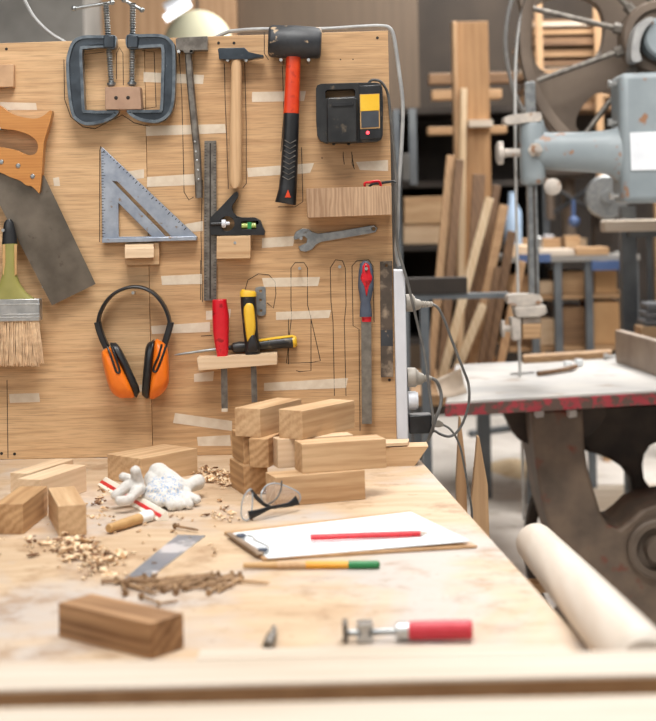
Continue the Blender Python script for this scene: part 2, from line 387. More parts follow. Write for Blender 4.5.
# ---- two clamps screwed tight on a drilled block
blk = tag(put('hanging_block', MB().pris([(105, 87.2), (139.8, 86.8), (141.6, 109.2), (105, 109.6)], YB - .034, YB, holes=()), pm('brown_hardboard', (158, 126, 104), (172, 140, 116), 40, .7), bevel=.001), 'small brown wooden block with two screws, gripped by the C-clamps', 'block')
for x, y in ((116, 97.9), (128.1, 97.7)):
    put('screw', MB().lathe(P(x, y, YB - .034), (0, -1, 0), [(-.01, .0035), (.0004, .0035), (.0012, .002), (.0012, .0001)], 14), M['mark'], blk)
def c_clamp(outer, sx0, sx1, padx, label, barpts):
    t = thing('c_clamp', label, 'clamp', P(padx, 120, YB - .02), 'C-clamps at the top of the board')
    ol = curve2(outer, 3); y0, y1 = YB - .029, YB - .009
    m = MB().pris(ol, y0 + .004, y1 - .004)
    inn = inset(ol, 3.1); fo = put('frame', m, M['iron'], t, bevel=.0012)
    put('rim', MB().pris(ol, y0, y1, holes=[inn]), M['ironrim'], fo, bevel=.0012)
    ym = YB - .019
    a, b = P(sx0[0], sx0[1], ym), P(sx1[0], sx1[1], ym)
    L = (b - a).length; n = int(L / .0046); pts = []; rad = []
    for i in range(n * 2 + 1): pts.append(a + (b - a) * (i / (n * 2))); rad.append(.0040 if i % 2 else .0062)
    put('screw', MB().tube(pts, rad, 14), M['steel'], t, ang=25)
    d = (b - a).normalized()
    put('swivel_pad', MB().lathe(b - d * .0078, d, [(0, .004), (.001, .0082), (.005, .0082), (.0072, .0055), (.0072, .0001)], 20), M['steel'], t)
    jx = (sx0[0] + sx1[0]) / 2 - (0 if sx1[0] < 120 else .2); put('jaw_boss', MB().pris([(jx - 5.4, 35), (jx + 5.8, 34.8), (jx + 5.9, 47.8), (jx - 5.3, 48)], y0 - .003, y1), M['iron'], fo, bevel=.002)
    q0, q1 = P(*barpts[0], ym), P(*barpts[1], ym)
    put('sliding_bar', MB().rod(q0, q1, .0032).ell(q0, .005).ell(q1, .005), M['steel'], t)
c_clamp([(115, 35.5), (115.2, 47.6), (108, 48.2), (101.6, 47.4), (86, 48.8), (82.2, 52), (83.5, 80), (84.7, 106), (88, 110), (114.5, 110.4), (118.6, 111.8), (113, 118), (102.6, 122.9), (86.7, 125.2), (76.8, 121.2), (70.9, 113), (67.3, 89.2), (66, 63.4), (67.9, 51.5), (72.8, 40.6), (82.7, 35.6), (100, 35.3)],
        (105.8, 3), (111.6, 86.4), 111, 'left C-clamp, dark iron, its curve to the left, gripping the drilled block', [(74, 8.5), (112, 2.5)])
c_clamp([(126.9, 35), (126.9, 47.6), (137.2, 48.4), (157, 47.4), (161.4, 50.5), (161, 80), (160, 106), (156.5, 109.6), (130.3, 109.6), (126.7, 111.6), (131.3, 116.5), (140.2, 120.9), (154, 122.9), (164, 119.9), (171.9, 111), (175, 93.1), (175.3, 51.5), (171.9, 40.6), (162, 34.3), (140.2, 34.2)],
        (132.8, 3), (131.9, 86), 132, 'right C-clamp, dark iron, its curve to the right, beside the steel hammer', [(124, 0), (142, 10)])
# ---- hammers
t = thing('hammer', 'all-steel hammer with riveted dark grey handle, beside the right C-clamp', 'hammer', P(192, 125, YB - .02))
put('head', MB().pris([(175.8, 39), (178, 37.6), (207.2, 36.2), (207.4, 49.8), (193.4, 50.2), (192.7, 52.6), (184, 52.8), (183, 50.4), (176, 49.6)], YB - .028, YB - .004), M['oldsteel'], t, bevel=.0025)
hp = [(188.3, 51), (189.6, 72), (191.9, 98), (194.6, 125), (197, 150), (199.2, 198)]
hh = put('handle', MB().tube([P(x, y, YB - .014) for x, y in hp], [(w * YB / FOC, .008) for w in (3.5, 3.7, 3.7, 3.8, 3.7, 3.7)], 12, power=.7), M['oldsteel'], t)
for x, y in ((194.8, 141.6), (196, 151.7), (196.9, 160.6), (197.8, 170), (198.5, 179.4)):
    put('rivet', MB().ell(P(x, y, YB - .0222), (.0023, .0014, .0023), seg=10), M['zinc'], hh)
t = thing('hammer', 'hammer with small black cross-peen head and plain pale wooden handle', 'hammer', P(240, 125, YB - .02))
put('head', MB().pris([(217.8, 49.2), (219, 48), (244.7, 47.6), (248.9, 52), (263.4, 55.2), (263.6, 57), (252.1, 58.8), (247, 59.2), (230, 59.6), (219.1, 59.2)], YB - .032, YB - .008), M['iron'], t, bevel=.0018)
put('handle', MB().tube([P(x, y, YB - .020) for x, y in [(236.6, 51), (236.6, 60), (236.2, 90), (236, 125), (235.6, 160), (235.3, 180), (235.3, 186), (235.3, 188.2)]],
    [(w * YB / FOC, .011) for w in (4.8, 5.2, 5.6, 6.3, 6.4, 6.4, 5.8, 3)], 16, power=.85), M['handle'], t)
t = thing('mallet', 'rubber mallet with scuffed black head and orange-and-black handle', 'mallet', P(295, 120, YB - .035))
a, b = P(268.6, 41.2, YB - .036), P(321.4, 43, YB - .036); L = (b - a).length
put('head', MB().lathe(a, b - a, [(0, .0001), (0, .024), (.002, .0275), (.006, .0295), (L * .5, .0305), (L - .007, .0288), (L - .002, .0268), (L, .023), (L, .0001)], 36), M['rubber'], t)
hn = put('handle', MB().tube([P(x, y, YB - .036) for x, y in [(293.6, 54), (293.3, 62), (292.2, 90), (291.2, 114)]], [(w * YB / FOC, .013) for w in (7.3, 7.3, 7.4, 7.9)], 20, power=.7), M['orangered'], t)
gp = [((283.7, 299.2), 113.5), ((282.9, 298.8), 130), ((282, 298.3), 150), ((280.6, 297.5), 172), ((278.6, 296.6), 190), ((276, 296.2), 200), ((275, 296), 203.6)]
g = put('grip', MB().tube([P((q[0] + q[1]) / 2, y, YB - .036) for q, y in gp], [((q[1] - q[0]) / 2 * YB / FOC, d) for (q, y), d in zip(gp, (.0150, .0152, .0152, .0155, .016, .016, .013))], 24, power=.7), M['black'], t)
for k in range(8):
    y = 140 + k * 5.2; cx = 290.3 - (y - 140) * .055
    put('grip_ridge', MB().tube([P(cx - 6, y, YB - .0515), P(cx, y + 3.4, YB - .0523), P(cx + 6, y, YB - .0515)], .0007, 6), M['oldsteel'], g)
put('emblem', MB().pris([(288, 189.5), (290.8, 197.4), (284.8, 197.4)], YB - .0532, YB - .050), M['orangered'], g)
# ---- battery charger
t = thing('battery_charger', 'black battery charger with yellow sticker and glowing red light', 'charger', P(349, 143, YB - .03))
Z = lambda p: tr(4.686, 260, 15, p)
body = Z([(262, 345), (268, 330), (285, 322), (450, 317), (545, 316), (567, 322), (574, 340), (577, 420), (575, 565), (568, 582), (550, 592), (420, 600), (310, 600), (282, 588), (268, 565), (263, 500)])
hole = Z([(306, 358), (318, 350), (438, 346), (445, 354), (446, 380), (320, 388), (308, 394)])
put('case', MB().pris(body, YB - .034, YB - .002, holes=[hole]), M['dusty'], t, bevel=.004, seg=3)
bt = put('battery_pack', MB().pris(Z([(313, 398), (322, 388), (440, 384), (455, 392), (456, 590), (446, 597), (322, 600), (314, 592)]), YB - .052, YB - .034), M['dusty'], t, bevel=.004, seg=3)
put('latch', MB().pris(Z([(336, 412), (436, 408), (438, 424), (336, 428)]), YB - .0545, YB - .050), M['black'], bt, bevel=.001)
pn = put('display_panel', MB().pris(Z([(464, 330), (566, 326), (568, 578), (466, 588)]), YB - .0375, YB - .033), M['black'], t, bevel=.0015)
put('frame_line', MB().pris(Z([(467, 372), (560, 368), (562, 530), (470, 535)]), YB - .0385, YB - .037), M['amber'], pn)
put('sticker', MB().pris(Z([(470, 374), (558, 370), (559, 446), (471, 450)]), YB - .0395, YB - .038), M['yellow'], pn)
put('screen', MB().pris(Z([(474, 453), (556, 449), (557, 524), (475, 529)]), YB - .0395, YB - .038), pm('grey_screen', (58, 62, 68), (70, 74, 80), 30, .3), pn)
put('indicator_light', MB().ell(P(367.8, 132.8, YB - .0385), (.0032, .002, .0032)), emit('red_light', (255, 60, 70), 3.0), pn)
for q in ((346, 604), (416, 604)): put('foot', MB().ell(P(*Z([q])[0], YB - .03), (.0035, .006, .003), seg=10), M['black'], t)
# ---- open box
t = thing('wall_box', 'open wooden box fixed to the board below the charger', 'box', P(348, 218, YB - .03))
bm_ = wood('veneer_upright_grain', (196, 164, 132), (150, 118, 90), 'Z', ring=120, dist=6, contrast=.7)
put('front_panel', MB().pris([(306, 188.6), (391.4, 186), (391.8, 214.6), (307.5, 217.8)], YB - .062, YB - .052), bm_, t, bevel=.0008)
put('side_panel', MB().pris([(306, 188.6), (311, 188.5), (312.2, 217.6), (307.5, 217.8)], YB - .0518, YB), M['tanx'], t, bevel=.0005)
put('side_panel', MB().pris([(387, 186.2), (391.4, 186), (391.8, 214.6), (387.4, 214.8)], YB - .0518, YB), M['tanx'], t, bevel=.0005)
put('bottom_panel', MB().pris([(312.4, 212.6), (387, 209.8), (387.2, 214.8), (312.6, 217.6)], YB - .0518, YB), M['tanx'], t)
tag(put('red_lead', MB().tube(catmull([P(372, 205, YB - .03), P(364.5, 185, YB - .045), P(370, 182.4, YB - .045), P(376, 181.2, YB - .04), P(380, 183, YB - .035), P(384, 200, YB - .03)], 5), .0024, 8), M['red']), 'red lead poking out of the open wooden box', 'cable')
tag(put('black_lead', MB().tube(catmull([P(366, 206, YB - .02), P(370, 186, YB - .025), P(380, 183.4, YB - .028), P(391, 181.6, YB - .026), P(395, 182.5, YB - .018)], 5), .0026, 8), M['black']), 'black lead lying across the open wooden box towards the right edge', 'cable')
# ---- spanner
wr = [(293.4, 237.2), (295.6, 231.8), (301.7, 228.6), (308.4, 229), (313, 232), (318, 233.4), (340.3, 230.5), (369, 225.6), (374.5, 224.9), (377.7, 228.2), (375.5, 232.2), (368.8, 233.8), (340.3, 238.8), (321, 242), (316, 244.7), (311.8, 249.7), (305.9, 251.9), (300, 250.8), (298.2, 246.6), (306.4, 243), (307, 238.8), (304, 236.2), (297, 239.6), (294.4, 239.7)]
tag(put('open_end_wrench', MB().pris(wr, YB - .0085, YB - .0015, holes=[circ(373.6, 228.8, 1.9, 12)]), M['steel'], bevel=.0012), 'flat grey open-ended wrench lying level under the open box', 'wrench')
# ---- handsaw
t = thing('handsaw', 'handsaw with orange-brown wooden handle, blade slanting down, left edge', 'saw', P(40, 300, YB - .01))
hd = [(-14, 100), (0, 105.5), (8, 111.5), (18.3, 116), (33.6, 118.6), (42.8, 116), (49.6, 110.6), (52, 112.6), (48.6, 126), (44, 142), (42.6, 160), (40, 191.4), (36, 190), (31, 186), (26, 185.2), (20, 180.6), (10, 177), (0, 172.5), (-12, 172), (-26, 166), (-34, 146), (-30, 118), (-22, 104)]
hl = curve2([(-12, 128.5), (6, 129.2), (18.3, 131), (30.6, 135.8), (36.4, 141.5), (38, 148), (34.5, 154.2), (26, 154.6), (15.3, 149.8), (0, 147), (-12, 146.5), (-18, 137)], 3)
hs = put('handle', MB().pris(curve2(hd, 3), YB - .031, YB - .009, holes=[hl]), M['sawhandle'], t, bevel=.004, seg=3)
for q in ((1.5, 162), (18.3, 165.8), (32.7, 176.4), (-14, 158)):
    put('screw', MB().lathe(P(*q, YB - .030), (0, -1, 0), [(-.002, .0044), (.0016, .0044), (.0028, .003), (.003, .0001)], 16), M['steel'], hs)
put('blade', MB().pris([(44.3, 176), (95.6, 284), (52, 305.4), (0, 205.5), (-24, 158), (10, 150)], YB - .021, YB - .0192), M['sawblade'], t)
# ---- brush
t = thing('paint_brush', 'wide paint brush with olive green handle and pale bristles, hung bristles down', 'brush', P(10, 365, YB - .02))
yb = YB - .036
def ell_strip(pts, depth, n=18, power=.7): return MB().tube([P((a + b) / 2, y, yb) for (a, b), y in pts], [((b - a) / 2 * YB / FOC, d) for ((a, b), y), d in zip(pts, depth)], n, power=power)
ol = put('handle', ell_strip([((2.3, 17.2), 243), ((3, 16.6), 262), ((2.4, 17), 275), ((-.5, 20), 284), ((-6, 26), 292.5), ((-16, 36), 299.6)], (.008, .009, .010, .0105, .011, .011)), M['olive'], t)
put('tip', ell_strip([((6.5, 11), 219.4), ((4.4, 13.5), 222.5), ((2.9, 15.6), 230.6), ((2.2, 17.3), 243.6)], (.005, .0075, .008, .0084)), M['black'], ol)
put('edge_stripe', MB().pris([(2.6, 244.5), (5.2, 244.5), (5.4, 262), (4, 276), (2.6, 274)], yb - .0086, yb - .006), M['amber'], ol)
put('edge_stripe', MB().pris([(14.2, 244.5), (17, 244.5), (16.6, 262), (16.8, 274), (14.6, 276)], yb - .0086, yb - .006), M['amber'], ol)
fe = put('ferrule', MB().pris([(-20, 299.6), (39.6, 298.8), (40.2, 321), (-20, 322)], yb - .0125, yb + .0125), M['zinc'], t, bevel=.002)
for y in (304.5, 314.5, 317.5): put('rib', MB().rod(P(-20, y + .3, yb - .0125), P(40, y - .3, yb - .0125), .0009, 8), M['zinc'], fe)
mb = MB(); rr = random.Random(5)
for i in range(900):
    x = -19 + 58 * rr.random(); d = (rr.random() - .5) * .022; ln = 362 + rr.random() * 5 - (3 if x > 36 else 0); k = (x - 10) / 30
    ex = x + k * 4 + rr.gauss(0, 1.6)
    mb.tube([P(x, 320, yb + d), P((x + ex) / 2 + rr.gauss(0, .5), 342, yb + d * 1.15), P(ex, ln, yb + d * 1.1 + rr.gauss(0, .002))], [.0008, .0007, .0004], 4)
put('bristles', mb, pm('bristle', (246, 218, 182), (212, 180, 144), 90, .7), t)
# ---- speed square with its support
t = thing('speed_square', 'triangular aluminium speed square, point up, standing on a small block', 'square', P(140, 243, YB - .01))
sl = [(112.4, 181), (117.2, 181.4), (171.2, 236.2), (166, 236.8)]; tri = [(118.4, 203), (151.8, 236.4), (118.8, 236.8)]
sq = put('plate', MB().pris([(100.8, 147), (102, 147), (196.6, 236.4), (196.2, 240), (102.4, 242.4)], YB - .0085, YB - .004, holes=[sl, tri]), M['alu'], t, bevel=.0005)
put('fence_flange', MB().pris([(101.8, 238.6), (196.6, 236.2), (196.6, 240.4), (102, 243)], YB - .019, YB - .0005), M['alu'], t, bevel=.001)
m = MB()
for i in range(30):
    y = 152 + i * 2.9; m.pris([(101.3 + (y - 147) * .011, y), (101.3 + (4 if i % 4 == 0 else 2.4), y), (101.3 + (4 if i % 4 == 0 else 2.4), y + .6), (101.3, y + .6)], YB - .0087, YB - .008)
for i in range(26):
    k = i / 27; x, y = 104.5 + 88 * k, 150 + 83.5 * k; ln = 3.2 if i % 5 == 0 else 1.8
    m.pris([(x, y), (x + .6, y + .55), (x + .6 - ln * .7, y + .55 + ln * .75), (x - ln * .7, y + ln * .75)], YB - .0087, YB - .008)
put('scale_marks', m, M['mark'], sq, smooth=False)
t = thing('support_block', 'small two-layer pale wooden block under the triangular square', 'block', P(141, 265, YB - .02))
put('back_plate', MB().pris([(125, 243.4), (159, 242.6), (159.4, 264.6), (125.6, 265.4)], YB - .012, YB), M['block'], t, bevel=.0008)
mb = MB(); a = [P(124.8, 249.4, YB - .034), P(153.8, 248.4, YB - .034), P(153.8, 257.6, YB - .034), P(124.8, 258.4, YB - .034)]
bk = [P(125, 243.6, YB - .0122), P(153.6, 242.8, YB - .0122), P(153.8, 257.6, YB - .0122), P(125, 258.4, YB - .0122)]
va = [mb.bm.verts.new(p) for p in a]; vb = [mb.bm.verts.new(p) for p in bk]
mb.bm.faces.new(va); mb.bm.faces.new(vb[::-1])
for i in range(4): mb.bm.faces.new((va[i], vb[i], vb[(i + 1) % 4], va[(i + 1) % 4]))
bmesh.ops.recalc_face_normals(mb.bm, faces=mb.bm.faces)
put('front_cleat', mb, M['blockpale'], t, bevel=.0006)
# ---- combination square with its support
t = thing('combination_square', 'combination square: long steel rule upright with black head and level vial', 'square', P(230, 236, YB - .01))
Z = lambda p: tr(4.0056, 195, 130, p)
ru = put('rule', MB().pris([(204.4, 140.8), (216.2, 140.6), (216.6, 236), (216.4, 300.4), (203.8, 300.6), (204, 220)], YB - .0085, YB - .0055), M['oldsteel'], t)
m = MB().pris([(209.6, 143), (211, 143), (211, 299), (209.4, 299)], YB - .0087, YB - .008)
for i in range(52):
    y = 143 + i * 3.05; ln = 3 if i % 4 == 0 else 1.8
    m.pris([(204.4, y), (204.4 + ln, y), (204.4 + ln, y + .5), (204.4, y + .5)], YB - .0087, YB - .008)
    m.pris([(216.2 - ln, y), (216.2, y), (216.2, y + .5), (216.2 - ln, y + .5)], YB - .0087, YB - .008)
put('scale_marks', m, M['mark'], ru, smooth=False)
ho = [Z([p])[0] for p in [(60, 352), (100, 312), (158, 250), (168, 246), (173, 254), (172, 268), (150, 300), (147, 312), (153, 330), (166, 344), (185, 350), (240, 350), (262, 362), (270, 385), (280, 405), (277, 421), (62, 421)]]
hd = put('head', MB().pris(ho, YB - .019, YB - .001, holes=[circ(227, 223.6, 7.4, 20), Z([(186, 366), (243, 364), (246, 398), (186, 399)])]), M['black'], t, bevel=.0012)
put('vial', MB().rod(P(241, 225.6, YB - .012), P(256.5, 225.2, YB - .012), .0055, 16), pm('green_vial', (198, 208, 120), (170, 196, 110), 30, .15), hd)
put('bubble_mark', MB().pris([(247.5, 222), (251.5, 222), (251.5, 228.8), (247.5, 228.8)], YB - .0185, YB - .0175), M['green'], hd)
put('lock_rod', MB().rod(P(211, 224.2, YB - .0205), P(222, 223.6, YB - .0205), .0035, 12), M['black'], hd)
put('lock_knob', MB().lathe(P(222, 223.6, YB - .0205), (1, 0, 0), [(-.001, .003), (0, .0075), (.007, .0075), (.0072, .0035), (.014, .003), (.014, .0001)], 18), M['white'], hd)
t = thing('support_block', 'square brown wooden block under the black head of the combination square', 'block', P(233, 259, YB - .02))
put('block_body', MB().pris([(216.8, 236.2), (250.4, 235.6), (250.6, 258.4), (216.4, 258.8)], YB - .030, YB), M['block'], t, bevel=.0008)
put('screw', MB().lathe(P(235, 242.8, YB - .030), (0, -1, 0), [(-.004, .0028), (.0006, .0028), (.0006, .0001)], 12), M['zinc'], t)
# ---- ear muffs
t = thing('ear_muffs', 'orange ear muffs with black headband hung on a peg', 'ear muffs', P(135, 398, YB - .03))
ye = YB - .022
bd = catmull([P(x, y, ye) for x, y in [(98.4, 326), (99, 318), (101.8, 309.5), (108.1, 299.4), (117.5, 291.5), (130.6, 287), (143.7, 288), (155, 294.3), (163.6, 305), (168.4, 316.2), (170, 325)]], 6)
put('headband', MB().tube(bd, [(.0033, .013)] * len(bd), 12, power=.6), M['black'], t)
Z = lambda p: tr(5.336, 80, 275, p)
for pts in ([(97.6, 322), (99.2, 329), (102.4, 338), (106.6, 347.5)], [(171, 322), (169, 330), (166.5, 338), (163.6, 347)]):
    put('slider', MB().tube(catmull([P(x, y, ye - .004) for x, y in pts], 4), [(.0062, .009)] * 13, 10, power=.5), M['black'], t)
LC = [(101.4, 354), (104.6, 349.4), (111, 347.6), (122.5, 367), (135, 394.6), (127, 398), (117.5, 397), (110, 389.3), (104.4, 371)]
RC = [(154.6, 341.4), (160.2, 340.4), (167.2, 347.2), (169.2, 365), (168.4, 384), (160.6, 394.8), (149.4, 397.8), (151.4, 370)]
LK = [(110.2, 345), (113.6, 342.8), (117.8, 344.2), (126, 358), (139, 387.4), (138.4, 394), (134.4, 396.2), (122, 368)]
RK = [(147.1, 344), (150.6, 341.6), (154.8, 341.4), (152.2, 368), (149.2, 396.8), (142.8, 395.6), (141.8, 389.3), (144.7, 353.7)]
for cup, cush, loop, rows in ((LC, LK, Z([(146, 383), (165, 432), (185, 490), (197, 519), (211, 517), (207, 493), (190, 440), (168, 380)]), [(122, 384)]),
                        (RC, RK, Z([(436, 370), (420, 430), (398, 480), (391, 510), (402, 516), (414, 500), (438, 440), (460, 376)]), [(160, 385)])):
    cu = put('ear_cup', MB().puff(curve2(cup, 4), YB - .060, YB - .030, 6, e=.42).puff(curve2(cup, 4), YB - .004, YB - .030, 4, e=.42), M['orange'], t, ang=60)
    put('cushion', MB().puff(curve2(cush, 4), YB - .054, YB - .030, 5, e=.4).puff(curve2(cush, 4), YB - .006, YB - .030, 4, e=.4), M['rubber' if 0 else 'black'], t, ang=60)
    lp = catmull([P(x, y, YB - .060 + (.006 if i in (0, 7) else 0)) for i, (x, y) in enumerate(loop)], 4)
    put('yoke', MB().tube(lp, .0021, 8), M['black'], cu)
# ---- chisels on their shelf, screwdriver behind
t = thing('chisel_shelf', 'pale wooden bar on the board with chisels stuck through it', 'shelf', P(238, 371, YB - .03))
put('bar', MB().pris([(196.8, 358.2), (277, 353.4), (277.2, 364.4), (198.4, 370.6)], YB - .046, YB), M['blockpale'], t, bevel=.0008)
yc = YB - .032
t = thing('chisel', 'chisel with a red plastic handle standing in the wooden bar', 'chisel', P(222, 409, yc))
ch = [((212.2, 226.6), 299.4), ((212.3, 227), 303), ((212.4, 229), 316), ((212.8, 229), 330), ((215, 228.6), 345), ((217.2, 228), 356.6)]
def rnd(pts, y, mat, nm, par, dp=None, n=20, pw=.75, **k):
    return put(nm, MB().tube([P((a + b) / 2, yy, y) for (a, b), yy in pts], [((b - a) / 2 * YB / FOC, (dp or 1) * (b - a) / 2 * YB / FOC) for (a, b), yy in pts], n, power=pw), mat, par, **k)
rnd(ch, yc, M['red'], 'handle', t, .9, bevel=.001)
put('blade', MB().pris([(220.8, 356), (227, 356), (227.8, 408), (227.6, 411.6), (221.6, 411.6), (221.2, 400)], yc - .003, yc + .001), M['oldsteel'], t)
put('cutting_edge', MB().pris([(221.6, 408.6), (227.7, 408.4), (227.6, 411.8), (221.6, 411.8)], yc - .0036, yc - .003), M['tape'], t)
t = thing('chisel', 'chisel with a thick black-and-yellow handle standing in the wooden bar', 'chisel', P(250, 402, yc))
c2 = [((240.6, 256), 296), ((240.8, 256.4), 305), ((242, 257), 318), ((243.4, 258), 332), ((245, 259.2), 345), ((245.4, 260), 354.2)]
hd = rnd(c2, yc, M['dusty'], 'handle', t, .9, bevel=.001)
rnd([((241.4, 255.4), 290.4), ((240, 256.2), 292.5), ((240, 256.4), 296.4)], yc, M['yellow'], 'cap', hd, .9)
put('grip_inlay', MB().puff(curve2([(243.4, 309), (245.5, 303), (249, 301.5), (252.4, 303), (254.2, 308), (255.4, 320), (255.6, 330), (253, 340), (249.6, 344), (246.8, 340), (244.8, 326)], 3), yc - .0158, yc - .008, 4, e=.3), M['yellow'], hd)
put('thumb_rest', MB().puff(curve2([(246.8, 347), (248.6, 338), (252, 333.4), (255.4, 337), (258, 347), (257, 352), (248.4, 352.4)], 3), yc - .0168, yc - .008, 4, e=.3), M['black'], hd)
put('blade', MB().pris([(250.4, 354), (256, 354), (257.4, 402), (251.6, 402.6)], yc - .003, yc + .001), M['oldsteel'], t)
t = thing('screwdriver', 'black and yellow screwdriver lying flat behind the two upright chisels', 'screwdriver', P(240, 352, YB - .011))
ys = YB - .0125
def ax(x): return 352.2 + (x - 197) * -.0985 - .6
put('shaft', MB().tube([P(174.2, 355.2, ys), P(180, 354.2, ys), P(205, 350.6, ys), P(229, 347.9, ys)], [.0008, .0022, .0026, .0032], 12), M['steel'], t)
hd = put('handle', MB().tube([P(x, y, ys) for x, y in [(228, 348), (231, 347.7), (233.5, 347.5), (240, 347), (246, 346.6), (252, 345.6), (262, 344.4), (278, 342.8), (290, 341.8), (293.5, 341.6)]], [r for r in (.004, .004, .0088, .0104, .0092, .0092, .0098, .0108, .0114, .0112)], 20), M['dusty'], t)
put('end_cap', MB().tube([P(293, 341.6, ys), P(295, 341.4, ys), P(296.8, 341.2, ys)], [.0114, .0112, .008], 20), M['yellow'], hd)
put('yellow_strip', MB().tube([P(259, 340.8, ys - .003), P(275, 338.4, ys - .003), P(293, 336.2, ys - .003)], [(.0028, .006)] * 3, 10), M['yellow'], hd)
# ---- small plate, file, strip
tag(put('bracket_plate', MB().pris(curve2([(255.4, 290), (257, 287.4), (261, 286.6), (264.6, 287), (265.6, 290), (266, 311), (264.6, 315), (260.5, 316), (257.4, 314.6), (256.2, 311)], 3), YB - .003, YB - .0004, holes=[circ(260.6, 291, 1.5, 10), circ(260.4, 300, 1.5, 10), circ(261, 310.6, 1.5, 10)]), M['steel'], bevel=.0005), 'small three-hole metal plate fixed beside the yellow chisel', 'bracket')
t = thing('file', 'flat file with red and grey handle hung handle up', 'file', P(366, 424, YB - .02))
yf = YB - .018
fh = [((363.5, 368.8), 261), ((360, 371.6), 264), ((358.6, 373), 272), ((358, 373.8), 286), ((359.6, 371.6), 297), ((360.6, 370.4), 302), ((359.8, 371.6), 310), ((359.6, 372), 316.6)]
hd = rnd(fh, yf, M['bluegrip'], 'handle', t, .75)
put('red_inlay', MB().puff(curve2([(366, 262.6), (369.4, 265.4), (370.4, 272), (372.4, 278.6), (369, 288), (366.6, 297), (364.2, 288), (360.4, 278.6), (362, 272), (362.8, 265.4)], 3), yf - .0125, yf - .006, 4, e=.3), M['red'], hd)
put('hang_slot', MB().pris(curve2([(365.8, 265), (367, 268.5), (366, 272.5), (364.8, 268.5)], 4), yf - .0128, yf - .010), M['mark'], hd)
rnd([((361.6, 371.6), 316), ((361.8, 371.2), 321.6)], yf, M['red'], 'ferrule', hd, .7)
put('blade', MB().pris([(361.2, 320), (371.3, 320), (371.9, 424), (361.8, 424)], yf - .0025, yf + .0025), pm('file_steel', (118, 114, 108), (146, 142, 134), 60, .45, .7), t, bevel=.0004)
st = tag(put('metal_strip', MB().pris([(380, 261.6), (392.2, 261), (393.2, 377.2), (381, 377.4)], YB - .006, YB - .001, holes=[circ(386.6, 265.6, 1.6, 10)]), pm('tarred_steel', (92, 80, 70), (62, 56, 50), 24, .55, .3, c3=(160, 142, 122), scale3=34, lo3=.5, hi3=.66), bevel=.0006), 'dark stained metal strip on the right edge beside the file', 'strip')
put('dark_band', MB().pris([(380.9, 330), (392.8, 330), (393, 346), (381, 346)], YB - .0064, YB - .0059), M['rubber'], st, smooth=False)
tag(put('wood_scrap', MB().pris([(-12, 65), (13.4, 64.4), (13.6, 86.8), (-12, 87.4)], YB - .016, YB), pm('paint_stained_wood', (176, 140, 108), (206, 168, 130), 20, .7, c3=(120, 150, 170), scale3=34, lo3=.56, hi3=.62), bevel=.0008), 'small paint-stained wooden scrap at the left edge above the saw', 'wood scrap')
# ================================================================ power strip and leads at the board's right edge
t = thing('power_strip', 'long white power strip upright on the right edge of the board', 'power strip', P(402, 440, 2.71))
put('case', MB().pris([(393.5, 269.8), (405, 270.4), (408.6, 440), (397, 439.4)], 2.69, 2.738), M['white'], t, bevel=.0025, seg=3)
yp = 2.714
def horiz(x0, x1, y, prof, mat, nm, par):   # lathe pointing right from the strip
    a, b = P(x0, y, yp), P(x1, y - (x1 - x0) * .02, yp); L = (b - a).length
    return put(nm, MB().lathe(a, b - a, [(d * L, r) for d, r in prof], 20), mat, par)
def socket_x(y): return 405 + (y - 270) * .0212 + .25
def cord(pts, r, Ys=None, n=6):
    q = [P(p[0], p[1], p[2] if len(p) > 2 else yp) for p in pts]
    return MB().tube(catmull(q, n), r, 8)
t = thing('power_plug', 'upper grey plug with a looping cord in the white power strip', 'plug', P(412, 304, yp))
horiz(socket_x(303), 415, 303, [(0, .0165), (.75, .0165), (.9, .013), (1, .012), (1, .0001)], M['greyplug'], 'plug_body', t)
horiz(414.5, 433, 304.5, [(0, .012), (.3, .0085), (.4, .0055), (.46, .0072), (.54, .005), (.6, .0068), (.68, .0048), (.74, .0062), (.82, .0045), (.88, .0056), (1, .0036), (1, .0001)], M['greyplug'], 'strain_relief', t)
put('cord', cord([(432, 304.2), (438, 308), (444, 319), (451, 338), (458, 356), (463.5, 370), (468.6, 385), (468.8, 403), (464, 420), (457, 432), (449, 436.5), (440, 434), (435, 431, 2.742), (428, 431, 2.752)], .0026), M['cable'], t)
t = thing('power_plug', 'lower grey plug whose cord drops behind the bench from the white power strip', 'plug', P(414, 382, yp))
horiz(socket_x(377), 418.5, 377.5, [(0, .0185), (.7, .0185), (.85, .015), (1, .013), (1, .0001)], M['greyplug'], 'plug_body', t)
horiz(418, 432, 378.5, [(0, .013), (.4, .0085), (.46, .0055), (.55, .0072), (.66, .005), (.75, .0065), (.85, .0046), (1, .0036), (1, .0001)], M['greyplug'], 'strain_relief', t)
put('cord', cord([(431.4, 378), (437, 382), (441, 393), (440.5, 405, 2.70), (436, 418, 2.690), (430, 436, 2.70), (425, 446, 2.84), (421, 456, 2.86), (417, 480, 2.86)], .0032), M['cable'], t)
t = thing('round_adapter', 'short round cream adapter in the white power strip between plug and black box', 'adapter', P(413, 411, yp))
horiz(socket_x(400), 418, 400.5, [(0, .0175), (.8, .0175), (.82, .0155), (1, .0155), (1, .0001)], M['white'], 'adapter_body', t)
t = thing('charger_adapter', 'black box adapter at the bottom of the white power strip', 'adapter', P(420, 435, yp))
put('adapter_body', MB().pris([(409, 415.4), (431.8, 414.6), (432.4, 433.6), (409.4, 434.4)], 2.696, 2.732), M['black'], t, bevel=.003, seg=3)
put('cable_plug', MB().pris([(432.8, 420.6), (439, 420.2), (443.5, 423), (443.5, 426.4), (439, 427.6), (432.8, 427)], 2.708, 2.718), M['greyplug'], t, bevel=.0012)
put('cable', cord([(443, 424.7), (450, 429), (456.5, 438), (461, 450), (465, 470), (468.5, 490), (471.5, 508), (472.2, 522), (472, 545)], .0021), M['cable'], t)
